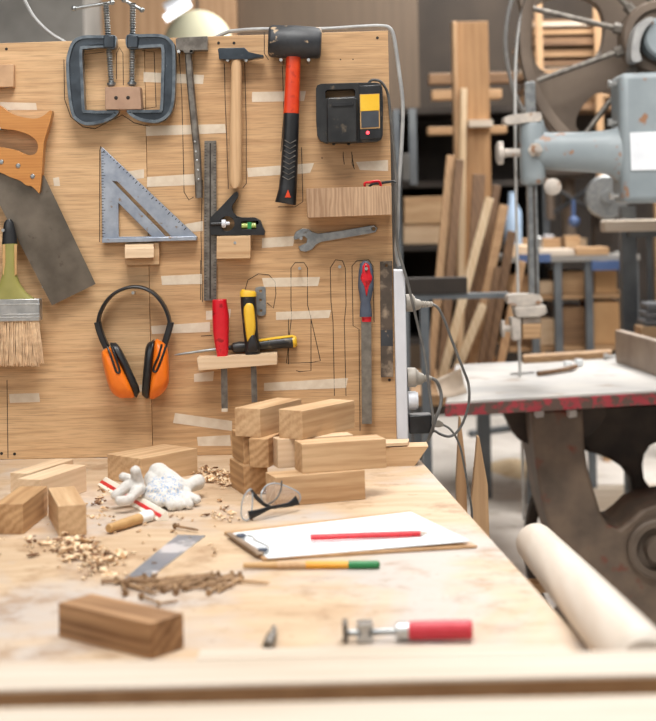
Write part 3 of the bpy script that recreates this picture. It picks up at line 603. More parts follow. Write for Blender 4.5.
tag(put('power_cable', MB().tube(catmull([P(150, 70, YB + .034), P(196, 48, YB + .036), P(224, 33.5, YB + .034), P(238, 30.6, YB + .024)] + [P(*q, YB + .010) for q in [(265, 29.2), (321.5, 29), (358, 26.8), (380, 26)]] +
    [P(*q, YB + .010) for q in [(389.5, 28.2), (394, 38), (398.8, 70), (402.8, 105), (401.6, 147), (398.5, 190), (397.6, 228), (395.6, 252)]] + [P(399.5, 266, YB + .012)], 7), .0037, 10), M['cablelight']), 'thick grey cable arching over the top right corner of the board', 'cable')
tag(put('charger_cable', MB().tube(catmull([P(368, 84, YB - .012), P(371, 80.6, YB - .02), P(376, 80, YB - .02), P(382, 83, YB - .018), P(388, 94.7, YB - .010), P(391, 122, YB - .006), P(394.6, 157, YB + .002), P(396.2, 182, YB + .002),
    P(396, 205, YB - .004), P(396.4, 228, YB - .008), P(398.5, 250, YB - .012), P(408, 284, YB - .018), P(417.7, 325, YB - .014), P(425, 356, YB - .020), P(429, 388, YB - .028), P(432.4, 412, YB - .034), P(433.5, 422, YB - .036), P(433, 432, YB - .030)], 7), .0026, 8), M['cable']), 'thin dark cable from the charger down past the white power strip', 'cable')
# ================================================================ blocks on the bench
def block(C, Lp, Sp, ztop, h, mat, label, group=None, length=None, width=None, lift=0):
    """a squared timber block from the corner C of its top, the end of its long edge and the end of its short edge"""
    c, l, s_ = G(*C, BZ + ztop), G(*Lp, BZ + ztop), G(*Sp, BZ + ztop)
    d = (l - c); L = length or d.length; d.normalize(); w = s_ - c; p = Vector((-d.y, d.x, 0))
    sg = 1 if w.dot(p) > 0 else -1; W_ = width or abs(w.dot(p)); p *= sg
    ctr = c + d * (L / 2) + p * (W_ / 2)
    mb = MB().box((0, 0, h / 2), (L, W_, h)); o = put('timber_block', mb, mat, bevel=.0009, smooth=False)
    o.location = (ctr.x, ctr.y, BZ + ztop - h + .0002); o.rotation_euler.z = math.atan2(d.y, d.x)
    return tag(o, label, 'wood block', group)
gl = 'wood blocks in the left cluster'
block((58.2, 506.4), (47.9, 487.9), (86.3, 504.4), .043, .043, M['block'], 'wood block end-on at the front right of the left cluster', gl)
block((23, 504), (47.3, 486), (-5, 503.7), .043, .043, M['walnut'], 'brown wood block cut by the left edge of the photo, front of the left cluster', gl)
block((41.2, 479.9), (86.3, 465), (18.3, 478.4), .043, .043, M['blockpale'], 'pale wood block, right one of the pair at the back of the left cluster', gl)
block((28.2, 473.6), (73.5, 459.4), (9.1, 472.9), .0432, .0432, M['blockpale'], 'pale wood block, left and rearmost of the left cluster', gl, width=.034)
block((140.7, 458.8), (197.3, 448.3), (105.1, 454.4), .044, .044, M['block'], 'large pale wood block lying behind the white gloves', None)
gs = 'wood blocks in the stack'; H = .0455
block((275, 477.6), (364.9, 470.1), (264.7, 469.6), H, H, M['block'], 'long wood block at the bottom front of the stack, behind the safety glasses', gs, width=.05)
block((243.3, 466.8), (232.3, 460), (262, 467.5), H, H, M['walnut'], 'wood block at the bottom left of the stack, left of the safety glasses', gs, length=.088, width=.04)
block((243.2, 436.2), (234.3, 431), (258, 436.8), 2 * H, H, M['walnut'], 'wood block at the far left of the middle layer of the stack', gs, length=.08, width=.012)
block((248.8, 438.9), (264, 431), (271.6, 438.2), 2 * H, H, M['walnut'], 'wood block showing its end grain, second from left in the middle layer of the stack', gs, length=.105, width=.032)
block((301.8, 444.3), (386, 438.8), (291.8, 440.4), 2 * H, H, M['block'], 'longest wood block, right front of the middle layer of the stack', gs, width=.047)
block((277.6, 439.7), (361, 434.1), (267.3, 436.6), 2 * H, H, M['blockpale'], 'wood block in the middle layer of the stack, just behind the longest block', gs, length=.125, width=.03)
block((259.8, 409.2), (301.5, 398.8), (237, 407.3), 3 * H, H, M['block'], 'wood block with a knot in its end, left one on top of the stack', gs)
block((301.8, 411.1), (354.5, 400.4), (280.4, 407.8), 3 * H, H, M['block'], 'wood block with wavy grain, right one on top of the stack', gs, width=.046)
block((150, 624), (58, 603), (178, 612), .036, .036, M['oldoak'], 'dark-sided wood block lying alone nearest the front edge of the bench', None)
yb2 = G(400, 466.2).y
tag(put('mitred_offcut', MB().pris([(384, 447.6), (428.6, 446.4), (414.6, 466.2), (384, 466.4)], yb2, yb2 + .05), M['block'], bevel=.0006), 'mitred wooden offcut pointing right, below the white power strip', 'wood block')
tag(put('wood_strip', MB().solid([[G(384, 446.6, BZ + .0355), G(408, 445.4, BZ + .0355), G(409, 441.6, BZ + .0355), G(384, 442, BZ + .0355)]], Vector((0, 0, .005))), M['blockpale']), 'thin wood strip lying on the mitred offcut', 'wood strip')
# ================================================================ gloves
def fabric(cx):
    t = NT('knit_cotton'); v = t.coords((1, 1, 1))
    n = t.noise(v, 120, 3); c = t.ramp(n, [(.3, lin((202, 198, 192))), (.7, lin((226, 223, 218)))])
    if cx:
        mp = t.n('Mapping', vector_type='TEXTURE'); mp.inputs['Location'].default_value = cx; mp.inputs['Scale'].default_value = (.042, .06, .024); tc = t.n('TexCoord'); t.l(tc.outputs['Object'], mp.inputs['Vector'])
        g = t.n('TexGradient', gradient_type='SPHERICAL'); t.l(mp.outputs[0], g.inputs[0])
        vo = t.n('TexVoronoi'); vo.inputs['Scale'].default_value = 260; t.l(v, vo.inputs['Vector'])
        d = t.ramp(vo.outputs['Distance'], [(.34, (.8, .8, .8, 1)), (.46, BLACK)])
        k = t.ramp(g.outputs['Fac'], [(.05, BLACK), (.3, WHITE)])
        c = t.mix(t.mix(1.0, d, k, 'MULTIPLY'), c, lin((120, 158, 204)))
    wv = t.n('TexWave', bands_direction='DIAGONAL'); wv.inputs['Scale'].default_value = 160; wv.inputs['Distortion'].default_value = 2; t.l(v, wv.inputs['Vector'])
    t.bump(wv.outputs['Fac'], .5, .0012); return t.done(c, .95)
ZG = lambda x, y: (90 + x / 4.1, 430 + y / 4.1)
CRUMPLE = bpy.data.textures.new('crumple', 'CLOUDS'); CRUMPLE.noise_scale = .03; CRUMPLE.noise_depth = 2
def glove(caps, ells, label, mat):
    m = MB()
    for (x0, y0, Y0), (x1, y1, Y1), r in caps:
        a, b = P(*ZG(x0, y0), Y0), P(*ZG(x1, y1), Y1); R_ = r / 4.1 * Y0 / FOC
        for q in (a, b): q.z = max(q.z, BZ + R_ * 1.02)
        m.tube([a, (a + b) / 2, b], [R_ * .96, R_, R_ * 1.06], 14); m.ell(a, R_ * .97); m.ell(b, R_ * 1.07)
    for (x, y, Y), rx, rz, ry in ells:
        c = P(*ZG(x, y), Y); k = Y / FOC / 4.1; c.z = max(c.z, BZ + rz * k * 1.02); m.ell(c, (rx * k, ry, rz * k))
    o = put('work_glove', m, mat, mods=(('REMESH', dict(mode='VOXEL', voxel_size=.0016, use_smooth_shade=True)), ('SMOOTH', dict(factor=.6, iterations=7)), ('DISPLACE', dict(texture=CRUMPLE, strength=.004, mid_level=.5))))
    return tag(o, label, 'glove', 'white work gloves')
glove([((106, 268, 2.215), (150, 232, 2.225), 23), ((150, 232, 2.225), (196, 214, 2.235), 25), ((122, 290, 2.185), (160, 284, 2.185), 20), ((160, 284, 2.185), (192, 250, 2.2), 21), ((187, 168, 2.225), (196, 215, 2.235), 24), ((136, 192, 2.25), (172, 208, 2.25), 20)],
      [((196, 240, 2.235), 34, 30, .022)], 'white knitted glove with curled fingers, left one of the pair by the striped ruler', fabric(None))
glove([((282, 178, 2.285), (352, 236, 2.27), 46), ((260, 200, 2.28), (280, 250, 2.26), 40), ((232, 272, 2.24), (285, 296, 2.205), 24), ((300, 262, 2.215), (334, 318, 2.195), 21), ((340, 270, 2.22), (368, 312, 2.2), 19), ((372, 268, 2.23), (408, 306, 2.205), 19), ((402, 268, 2.24), (436, 286, 2.225), 20), ((400, 232, 2.27), (440, 214, 2.29), 31)],
      [ ((305, 240, 2.245), 80, 34, .028), ((370, 262, 2.25), 50, 26, .024), ((440, 212, 2.295), 34, 32, .02)], 'white knitted glove with blue-dotted palm, right one of the pair', fabric((-.012, -.028, .032)))
# ================================================================ ruler with stripe
def bar3(p0, p1, prof, z0=0):             # prism with a cross-section (offset sideways, height) between two bench points
    a, b = G(*p0), G(*p1); d = (b - a).normalized(); n = Vector((-d.y, d.x, 0))
    return [[q + n * u + Vector((0, 0, w + z0)) for u, w in prof] for q in (a, b)]
def loft2(r0, r1):
    m = MB(); A = [m.bm.verts.new(p) for p in r0]; B = [m.bm.verts.new(p) for p in r1]; n = len(A)
    for i in range(n): m.bm.faces.new((A[i], A[(i + 1) % n], B[(i + 1) % n], B[i]))
    m.bm.faces.new(A[::-1]); m.bm.faces.new(B); bmesh.ops.recalc_face_normals(m.bm, faces=m.bm.faces); return m
t = thing('scale_ruler', 'white triangular scale ruler with red stripe lying under the gloves', 'ruler', G(128, 502))
e0, e1 = (97.4, 486.2), (156.4, 521.6)
put('body', loft2(*bar3(e0, e1, [(0, .0003), (0, .0028), (.004, .0058), (.0046, .0046), (.0078, .0068), (.0082, .0086), (.014, .0142), (.017, .013), (.019, .0003)])), pm('cream_lacquer', (244, 236, 220), (248, 242, 230), 30, .4), t)
put('red_stripe', loft2(*bar3(e0, e1, [(.0038, .0052), (.0041, .0066), (.0083, .0094), (.0086, .0078)])), M['red'], t)
# ================================================================ small tools on the bench
t = thing('wooden_dowel', 'stubby turned wooden dowel with white label lying before the gloves', 'dowel', G(130, 535))
a, b = G(108.5, 534.5) + Vector((0, 0, .0085)), G(152, 520.5) + Vector((0, 0, .0085)); d = b - a; L = d.length
put('dowel_body', MB().lathe(a, d, [(0, .0001), (0, .0055), (.003, .0066), (.006, .0058), (L * .3, .0072), (L * .7, .008), (L * .97, .0078), (L, .006), (L, .0001)], 20), M['amber'], t)
put('label_band', MB().lathe(a + d * .70, d, [(0, .0079), (0, .0083), (L * .25, .0083), (L * .25, .0079)], 20), M['paper'], t)
def nail_mesh(L=.058, r=.0015, hr=.0034):
    m = MB().lathe((-L / 2, 0, 0), (1, 0, 0), [(0, .0001), (0, hr), (.0012, hr), (.0014, r), (L - .005, r), (L, .0002)], 8)
    me = bpy.data.meshes.new('nail'); 
    for f in m.bm.faces: f.smooth = True
    m.bm.to_mesh(me); m.bm.free(); me.materials.append(M['rust']); me.set_sharp_from_angle(angle=.7); return me
NM = nail_mesh(.062, .0019, .0042); NM2 = nail_mesh(.048, .0021, .0044); rn = random.Random(3); heap = G(184, 586)
kk = 0
for i in range(38):
    o = bpy.data.objects.new('nail', NM if i % 3 else NM2); COL.objects.link(o)
    fx = rn.gauss(0, .044); fy = rn.gauss(0, .016); hgt = max(0, .008 - abs(fx) * .12 - abs(fy) * .25)
    o.location = (heap.x + max(-.07, min(.075, fx)), heap.y + max(-.026, min(.028, fy)), BZ + .0036 + (i / 38) * hgt)
    o.rotation_euler = (rn.random() * 3, (rn.random() - .5) * .12, rn.gauss(.35, .75) + (PI if rn.random() < .5 else 0))
    tag(o, 'rusty brown nail in the loose heap beside the grey steel strip', 'nail', 'rusty nails in the heap')
for p0, p1, lb in (((141, 597), (160, 604), 'rusty nail lying loose, pointing at the lone front block, left of two'), ((158, 604.5), (179, 602), 'rusty nail lying loose behind the lone front block, right of two'), ((174.5, 526.5), (199, 531), 'dark nail with big head lying alone between gloves and steel strip')):
    a, b = G(*p0, BZ + .0035), G(*p1, BZ + .0035); d = b - a
    m = MB().lathe((-d.length / 2, 0, 0), (1, 0, 0), [(0, .0001), (0, .0042), (.0014, .0044), (.0018, .0018), (d.length - .005, .0017), (d.length, .0002)], 10)
    o = put('nail', m, M['rust']); o.location = (a + b) / 2; o.location.z = BZ + .0002; o.rotation_euler.z = math.atan2(d.y, d.x); tag(o, lb, 'nail')
pl = [(177.6, 534.7), (205.5, 535.4), (147.4, 579.4), (124, 578.6)]
q = [G(x, y, BZ + .0012) for x, y in pl]; hc = G(190, 537.6, BZ + .0012)
tag(put('steel_strip', MB().solid([q, [hc + Vector((.0035 * math.cos(k * .524), .0035 * math.sin(k * .524), 0)) for k in range(12)]], Vector((0, 0, -.0011))), pm('grey_steel_strip', (134, 144, 156), (158, 166, 176), 12, .28, .35, c3=(226, 228, 232), scale3=9, lo3=.56, hi3=.6)), 'flat grey steel strip with a hole, lying between gloves and nails', 'metal strip')  # near-white patches paint reflected light into the steel colour
# ---- clipboard, paper, pencils
cb = [G(x, y, BZ + .0005) for x, y in ((224, 534), (263, 561), (477.5, 548), (411, 512.6))]
t = thing('clipboard', 'brown hardboard clipboard lying near the right edge of the bench', 'clipboard', G(340, 540))
put('backing_board', MB().slab(cb, .0035), pm('hardboard', (176, 138, 98), (200, 160, 118), 60, .5), t, bevel=.0008, smooth=False)
cl0, cl1 = G(226.5, 534.8, BZ + .0052), G(257, 556, BZ + .0052); dv = (cl1 - cl0).normalized(); nv = Vector((-dv.y, dv.x, 0)); nv = nv if nv.x > 0 else -nv
clip = put('clip', MB().slab([cl0, cl1, cl1 + nv * .010, cl0 + nv * .007], .0035), pm('clip_metal', (150, 130, 112), (172, 152, 132), 30, .45, .3), t, bevel=.0012, label='brown-grey metal clip bar along the left end')
A_, B_ = G(241, 535.6, BZ + .0095), G(263, 549.8, BZ + .0095)
put('lever', MB().tube(catmull([A_, A_ + nv * .012 + dv * .01, (A_ + B_) / 2 + nv * .006 + Vector((0, 0, .002)), B_ + nv * .012 - dv * .01, B_], 4), .0013, 8), M['zinc'], clip)
for a in (A_, B_): put('grip_pad', MB().box(a, (.013, .010, .005), Euler((0, 0, math.atan2(nv.y, nv.x)))), M['bluegrip'], clip, bevel=.0025)
pp = [(230.5, 533.4), (268, 558.4), (470.5, 541.2), (411, 511.8)]
def sheet():
    m = MB(); n = 14; rows = []
    for i in range(n + 1):
        u = i / n; row = []
        for j in range(n + 1):
            w = j / n; z = BZ + .0043 + .006 * max(0, u - .45) ** 1.5 + .002 * u * w
            top = G(pp[0][0] + (pp[3][0] - pp[0][0]) * u, pp[0][1] + (pp[3][1] - pp[0][1]) * u, z); bot = G(pp[1][0] + (pp[2][0] - pp[1][0]) * u, pp[1][1] + (pp[2][1] - pp[1][1]) * u, z)
            row.append(m.bm.verts.new(top + (bot - top) * w))
        rows.append(row)
    for i in range(n):
        for j in range(n): m.bm.faces.new((rows[i][j], rows[i + 1][j], rows[i + 1][j + 1], rows[i][j + 1]))
    bmesh.ops.recalc_face_normals(m.bm, faces=m.bm.faces); return m
tag(put('paper_sheet', sheet(), M['paper'], mods=(('SOLIDIFY', dict(thickness=.0008, offset=0)),)), 'blank white paper held on the clipboard', 'paper')
def pencil(nm, label, p0, p1, z, r, segs, tip=None):
    t = thing(nm, label, 'pencil', G((p0[0] + p1[0]) / 2, (p0[1] + p1[1]) / 2))
    a, b = G(*p0, BZ + z), G(*p1, BZ + z); d = b - a
    for part, k0, k1, r0, r1, mat in segs:
        put(part, MB().tube([a + d * k0, a + d * k1], [r0 * r, r1 * r], 8 if part == 'body' else 12, up=(0, .3, 1)), mat, t, bevel=.0003)
pencil('pencil', 'red pencil lying across the white paper', (310.3, 537.4), (428.5, 533), .0115, .0042, [('body', 0, .93, 1, 1, M['red']), ('sharpened_tip', .93, .985, .95, .25, M['pine']), ('lead', .985, 1, .25, .05, M['mark'])])
pencil('paint_marker', 'thin brush-like pencil, brown, yellow and green, lying in front of the clipboard', (243.3, 565.2), (380, 564.6), .0052, .0048, [('wooden_end', 0, .25, .7, .95, M['amber']), ('collar', .25, .46, .95, 1, M['handle']), ('body', .46, .77, 1, 1, pm('orange_lacquer', (226, 156, 36), (236, 170, 50), 20, .4)), ('green_end', .77, .985, 1.05, 1.05, M['green']), ('end_tip', .985, 1, 1.05, .5, M['green'])])
# ---- safety glasses
t = thing('safety_glasses', 'clear safety glasses with black arms standing in front of the block stack', 'glasses', G(270, 520))
Yg0, Yg1 = G(248, 521.5).y, 2.19
def strip(pts, ws, mat, nm, dep=.0016, par=t):
    q = catmull([P(*p) for p in pts], 5); w = []
    for i in range(len(q)):
        k = i / (len(q) - 1) * (len(ws) - 1); j = min(int(k), len(ws) - 2); w.append((((ws[j] + (ws[j + 1] - ws[j]) * (k - j)) * 2.15 / FOC), dep))
    return put(nm, MB().tube(q, w, 10), mat, par)
strip([(251.2, 490, Yg0 + .012), (257, 498, Yg0 + .014), (266, 505.5, Yg0 + .02), (276, 508, Yg0 + .03)], [1.3, 2.2, 1.9, 1.2], M['black'], 'arm')
strip([(249, 515.5, Yg0), (258, 512.5, Yg0 + .008), (271, 507.6, Yg0 + .02), (288, 504.8, Yg0 + .05), (297.5, 500, Yg0 + .06)], [4.6, 3.2, 1.6, 2.4, 5.2], M['black'], 'arm')
strip([(281.6, 480.6, Yg0 + .06), (280.8, 490, Yg0 + .055), (276, 499, Yg0 + .045), (266, 505.6, Yg0 + .03)], [1.0, .9, .9, .8], M['oldsteel'], 'arm_wire')
gls = NT('clear_lens'); gls.b.inputs['Alpha'].default_value = .09; gls.done(lin((226, 232, 236)), .06); M['lens'] = gls.m
fr = pm('clear_rim', (150, 156, 160), (172, 178, 182), 20, .15)
l1 = catmull([P(251.4, 489, Yg0 + .012), P(245, 494.5, Yg0 + .006), P(241.6, 505, Yg0 + .002), P(241.8, 517, Yg0), P(247.5, 520.3, Yg0 - .001), P(251.4, 512, Yg0 + .004), P(252.6, 500, Yg0 + .010)], 4, True)
l2 = catmull([P(261, 497, Yg0 + .03), P(264.5, 487.5, Yg0 + .04), P(272, 483.4, Yg0 + .05), P(282, 484.6, Yg0 + .06), P(298.6, 492.6, Yg0 + .066), P(298.8, 502, Yg0 + .066), P(284, 505.6, Yg0 + .058), P(268, 506.8, Yg0 + .038)], 4, True)
for lp in (l1, l2):
    m = MB(); c = sum(lp, Vector()) / len(lp); cv = m.bm.verts.new(c + Vector((-.004, -.004, 0))); vs = [m.bm.verts.new(p) for p in lp]
    for i in range(len(vs)): m.bm.faces.new((vs[i], vs[(i + 1) % len(vs)], cv))
    bmesh.ops.recalc_face_normals(m.bm, faces=m.bm.faces)
    le = put('lens', m, M['lens'], t, mods=(('SOLIDIFY', dict(thickness=.0014, offset=0)),))
    put('rim', MB().tube(lp, .0011, 6, closed=True, up=(0, 1, .1)), fr, le)
# ---- red-handled clamp screw at the front
t = thing('screw_clamp', 'small screw clamp with red handle lying at the front of the bench', 'clamp', G(408, 642))
zc = .0125
def gz(x, y): 
    p = G(x, 641, BZ); return P(x, y, p.y)
put('jaw_plate', MB().pris([(342.4, 625), (347.6, 624.6), (348.4, 642.6), (343.2, 643)], gz(345, 640).y - .012, gz(345, 640).y + .012), M['oldsteel'], t, bevel=.001)
put('guide_block', MB().pris([(357, 625), (373, 624), (373, 629), (369, 629.4), (369, 637), (373, 637), (373, 642), (357, 642.6), (357, 637.4), (361, 637.2), (361, 630), (357, 630)], gz(360, 640).y - .010, gz(360, 640).y + .010), M['zinc'], t, bevel=.001)
put('screw_rod', MB().rod(gz(346, 633), gz(398, 631.2), .0035, 12), M['steel'], t)
a, b = gz(395.6, 631), gz(472.8, 629.2); d = b - a; L = d.length
put('ferrule', MB().lathe(a, d, [(0, .0001), (0, .007), (.002, .0092), (.012, .0098), (.0135, .0098), (.0135, .0001)], 20), M['zinc'], t)
put('handle', MB().lathe(a + d * (.0136 / L), d, [(0, .0001), (0, .0092), (.004, .0098), (L * .5, .0102), (L - .0165, .0100), (L - .0138, .0085), (L - .0138, .0001)], 14), pm('red_lacquer', (206, 60, 74), (196, 44, 60), 60, .45), t, ang=20)
tag(put('metal_bit', MB().tube([G(267, 646, BZ + .006), G(270, 640, BZ + .0075), G(273, 634, BZ + .007), G(274, 628, BZ + .0065)], [(.005, .0055), (.006, .0065), (.004, .0045), (.003, .0035)], 8, up=(0, 0, 1)), M['oldsteel']), 'small grey metal bit lying alone left of the red-handled clamp', 'metal bit')
# ---- planks across the front edge of the bench
def plank(p, ztop, th, mat, nm, label, cat, grp=None):
    q = [G(x, y, BZ + ztop) for x, y in p]
    return tag(put(nm, MB().slab([v - Vector((0, 0, th - .0003)) for v in q], th - .0003), mat, bevel=.0015, smooth=False), label, cat, grp)
pk = plank([(-70, 690.6), (-70, 665), (690, 649.4), (690, 673)], .075, .075, M['pine'], 'plank', 'pale squared plank lying across the front of the bench, behind the front-most one', 'plank', 'planks along the front edge')
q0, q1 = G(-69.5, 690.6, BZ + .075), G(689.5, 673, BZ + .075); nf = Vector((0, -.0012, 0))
put('edge_strip', MB().solid([[q0 + nf + Vector((0, 0, -.003)), q1 + nf + Vector((0, 0, -.003)), q1 + nf + Vector((0, 0, -.074)), q0 + nf + Vector((0, 0, -.074))]], Vector((0, .0011, 0))), pm('gap_shade_brown', (150, 112, 76), (166, 128, 90), 30, .7), pk, label='brown strip painting the gap shade on the front face', smooth=False)  # brown strip paints the shade of the gap onto the plank's front
plank([(-90, 742), (-90, 709.5), (710, 693.5), (710, 724)], .075, .075, M['pine'], 'plank', 'front-most pale plank along the bottom edge of the photo', 'plank', 'planks along the front edge')
plank([(196, 657.6), (200, 648.8), (566, 643.6), (574, 652)], .008, .008, M['pine'], 'thin_slat', 'thin pale slat lying flat just behind the planks', 'slat')
# ---- round pole alongside the bench
a, b = P(535.5, 543, 2.10), P(647, 667, 1.24); d = b - a; L = d.length; R0 = .029
tag(put('round_pole', MB().lathe(a, d, [(0, .0001), (0, R0 - .008), (.003, R0 - .003), (.008, R0), (L * .5, R0 + .001), (L - .008, R0 + .001), (L, R0 - .006), (L, .0001)], 40), wood('bare_pole', (222, 212, 200), (208, 194, 178), 'Y', ring=14, contrast=.4, rough=.55)), 'thick round pale wooden pole lying along the right edge of the bench', 'pole')
for y in (1.97,):
    zc = a.z + (y - 2.10) / (1.24 - 2.10) * (b.z - a.z) - R0 * 1.006; x0 = bx(y)
    if zc < BZ - .036: zz = zc - .012
    put('bracket', MB().box(((x0 - .16 + .335) / 2, y, zc - .0065 - .006), (.335 - x0 + .16 + .0, .03, .012)) if zc < BZ - .06 else MB().box(((x0 + .002 + .335) / 2, y, zc - .0125), (.335 - x0 - .002, .03, .012)), M['tanx'], bench)
# ---- shavings and chips: nobody could count them
def chips(nm, label, spots, n, seed, size=(.004, .012)):
    m = MB(); r = random.Random(seed)
    for i in range(n):
        cx, cy, sx, sy, hz = spots[r.randrange(len(spots))]
        p = G(cx + r.gauss(0, sx), cy + r.gauss(0, sy)); L = r.uniform(*size) * (1.5 if r.random() < .15 else 1)
        p.z = BZ + .0008 + L * .14 + abs(r.gauss(0, hz))
        m.box(p, (L, L * r.uniform(.25, .6), r.uniform(.0008, .0022)), Euler((r.gauss(0, .35), r.gauss(0, .3), r.random() * 6.3)))
    o = put(nm, m, pm(nm + '_wood', (244, 222, 188), (190, 144, 98), 160, .8, lo=.42, hi=.62, c3=(120, 84, 56), scale3=50, lo3=.53, hi3=.57), smooth=False); return tag(o, label, 'wood chips', None, 'stuff')
chips('wood_chips', 'heap of wood chips between the left block cluster and the nails', [(85, 556, 17, 6, .003), (72, 548, 12, 4, .002), (100, 562, 12, 7, .002)], 230, 7, (.004, .014))
chips('wood_chips', 'heap of wood chips between large block and block stack', [(215, 479, 8, 4, .004), (207, 475, 6, 3, .003), (222, 481, 6, 4, .003)], 170, 8)
chips('wood_chips', 'loose wood chips scattered thinly over the middle of the bench', [(100, 505, 7, 9, .001), (120, 545, 60, 16, .0008), (190, 520, 30, 12, .0008), (220, 516, 12, 7, .001), (60, 540, 50, 14, .0006), (40, 545, 10, 3, .001)], 130, 9, (.003, .010))
# ================================================================ the bandsaw
YS = 4.53
def rowz(px, Y, z): return CY + ((CAMZ - z) * FOC / Y - (px - CX) * _s) / _c
paint = NT('grey_blue_paint'); v = paint.coords()
c = paint.ramp(paint.noise(v, 6, 5), [(.3, lin((130, 140, 145))), (.7, lin((152, 161, 165)))])
k = paint.ramp(paint.noise(v, 17, 6, .65), [(.59, BLACK), (.64, WHITE)]); c = paint.mix(k, c, lin((150, 112, 86)))
M['paint'] = paint.done(c, .42)
M['cast'] = pm('rusty_cast_iron', (92, 80, 70), (126, 108, 92), 9, .6, .1, .1, c3=(122, 74, 60), scale3=14, lo3=.62, hi3=.7)
M['castdark'] = pm('dark_cast_iron', (52, 44, 38), (78, 66, 56), 9, .6, .2, .1)
M['castgrey'] = pm('brown_grey_casting', (98, 85, 74), (122, 107, 93), 5, .6, .1)
M['dustwhite'] = pm('dusty_steel_table', (176, 174, 172), (200, 196, 190), 7, .6, .1, c3=(150, 128, 110), scale3=5, lo3=.6, hi3=.7)
M['rededge'] = pm('worn_red_paint', (162, 58, 66), (140, 46, 54), 9, .55, 0, .05, c3=(88, 70, 62), scale3=45, lo3=.46, hi3=.54)
M['dustypart'] = pm('dusty_grey_metal', (176, 168, 160), (206, 196, 184), 30, .6, .2, c3=(150, 112, 84), scale3=20, lo3=.6, hi3=.68)
saw = thing('bandsaw', 'old grey-blue bandsaw with spoked wheels and red-edged table right of the bench', 'bandsaw', P(660, 600, YS) * 1.0 - Vector((0, 0, P(660, 600, YS).z)))
# frame: column, casting behind the wheel, base
put('column', MB().box((P(770, 300, 4.75).x, 4.78, 1.03), (.24, .26, 2.06)), M['castgrey'], saw, bevel=.02)
Z5 = lambda p: tr(3.727, 480, 0, p)
cout = curve2(Z5([(150, -60), (175, 120), (190, 260), (215, 380), (260, 480), (330, 560), (420, 610), (560, 620), (1100, 620), (1100, -140), (600, -180), (300, -160)]), 3)
h1 = curve2(Z5([(208, 20), (196, 120), (196, 190), (216, 246), (262, 274), (350, 245), (440, 205), (464, 130), (462, 70), (430, 10), (330, -20)]), 3)
h2 = curve2(Z5([(358, 470), (380, 400), (440, 345), (500, 350), (520, 400), (500, 480), (420, 520)]), 3)
put('wheel_frame', MB().pris(cout, 4.70, 4.76, holes=[h1, h2]), M['castgrey'], saw, bevel=.008)
WC = (657, 38)
def wheel(nm, c, R, Y, mat, spokes, hubr):
    w = MB(); C0 = P(*c, Y); k = Y / FOC
    ring = [(R * k, -.025), (R * k, .025), ((R - 9) * k, .025), ((R - 10) * k, -.018), ((R - 6) * k, -.025)]
    n = 72; vs = []
    for i in range(n):
        a = 2 * PI * i / n; vs.append([w.bm.verts.new(C0 + Vector((r * math.cos(a), dy, r * math.sin(a)))) for r, dy in ring])
    for i in range(n):
        A, B = vs[i], vs[(i + 1) % n]
        for j in range(len(ring)): w.bm.faces.new((A[j], A[(j + 1) % len(ring)], B[(j + 1) % len(ring)], B[j]))
    bmesh.ops.recalc_face_normals(w.bm, faces=w.bm.faces)
    o = put(nm, w, mat, saw, ang=30)
    for a in spokes:
        d = Vector((math.cos(math.radians(a)), 0, math.sin(math.radians(a))))
        put('spoke', MB().rod(C0 + d * (hubr - 3) * k, C0 + d * (R - 8) * k, .009, 14).lathe(C0 + d * (hubr - 2) * k, d, [(0, .018), (.03, .018), (.03, .0001)], 6), M['oldsteel'], o)
    put('hub', MB().lathe(C0 + Vector((0, .05, 0)), (0, -1, 0), [(0, .0001), (0, hubr * k), (.075, hubr * k), (.085, (hubr - 2) * k), (.085, (hubr - 9) * k), (.07, (hubr - 10) * k), (.07, .0001)], 40), mat, o, ang=30)
    return o
up = wheel('upper_wheel', WC, 138, YS, M['castgrey'], [165.5, 198.5, 132, 232, 270, 310, 95, 60, 20, 340], 37)
bs = MB().lathe(P(660, 40, YS - .03), (0, -1, 0), [(0, .0001), (0, .066), (.07, .066), (.08, .058), (.08, .0001)], 32)
put('bearing_cap', bs, M['paint'], up)
put('bearing_bracket', MB().pris(curve2([(631.4, 58), (632.4, 42), (636.5, 28), (644, 19.5), (652, 17), (654, 20), (646, 28), (641, 39), (639.6, 52), (642, 60), (635, 62)], 3), YS - .13, YS - .05), M['cablelight'], up, bevel=.004)
wheel('lower_wheel', (664, 545), 140, YS + .02, M['castdark'], [160, 210, 110, 260], 30)
# guard strip and blade
g = catmull([P(x, y, YS + .05) for x, y in [(514, -6), (508.5, 12), (505.6, 34), (505.8, 52), (509, 72), (515, 94), (524, 112)]], 5)
put('blade_guard', MB().tube(g, [(.006, .02)] * len(g), 8), M['cablelight'], saw)
bp = catmull([P(x, y, YS) for x, y in [(535, -20), (526, 2), (519.5, 24), (516.4, 50), (515.2, 80), (515, 110)]], 4) + [P(x, y, YS) for x, y in [(515.4, 160), (516.4, 220), (518, 290), (519, 340), (520, 374), (522, 430), (524, 520)]]
put('blade', MB().tube(bp, [(.0048, .009)] * len(bp), 6), pm('bright_blade', (206, 206, 204), (222, 222, 220), 30, .4, .2), saw)
# arm and guide post
yg = YS - .10
m = MB().tube([P(x, y, yg) for x, y in [(532, 150.4), (560, 151.4), (590, 152), (604, 152.2), (613, 152.6), (619, 152.8), (626, 153)]], [(r * YS / FOC, q) for r, q in ((18, .052), (18.6, .054), (20, .056), (21.4, .058), (24, .062), (29, .068), (34, .07))], 28, power=.85)
put('arm', m, M['paint'], saw, ang=50)
put('arm_body', MB().pris([(620, 72.6), (780, 67.6), (783, 200), (622.6, 203.4)], yg - .075, yg + .09), M['paint'], saw, bevel=.022, seg=5)

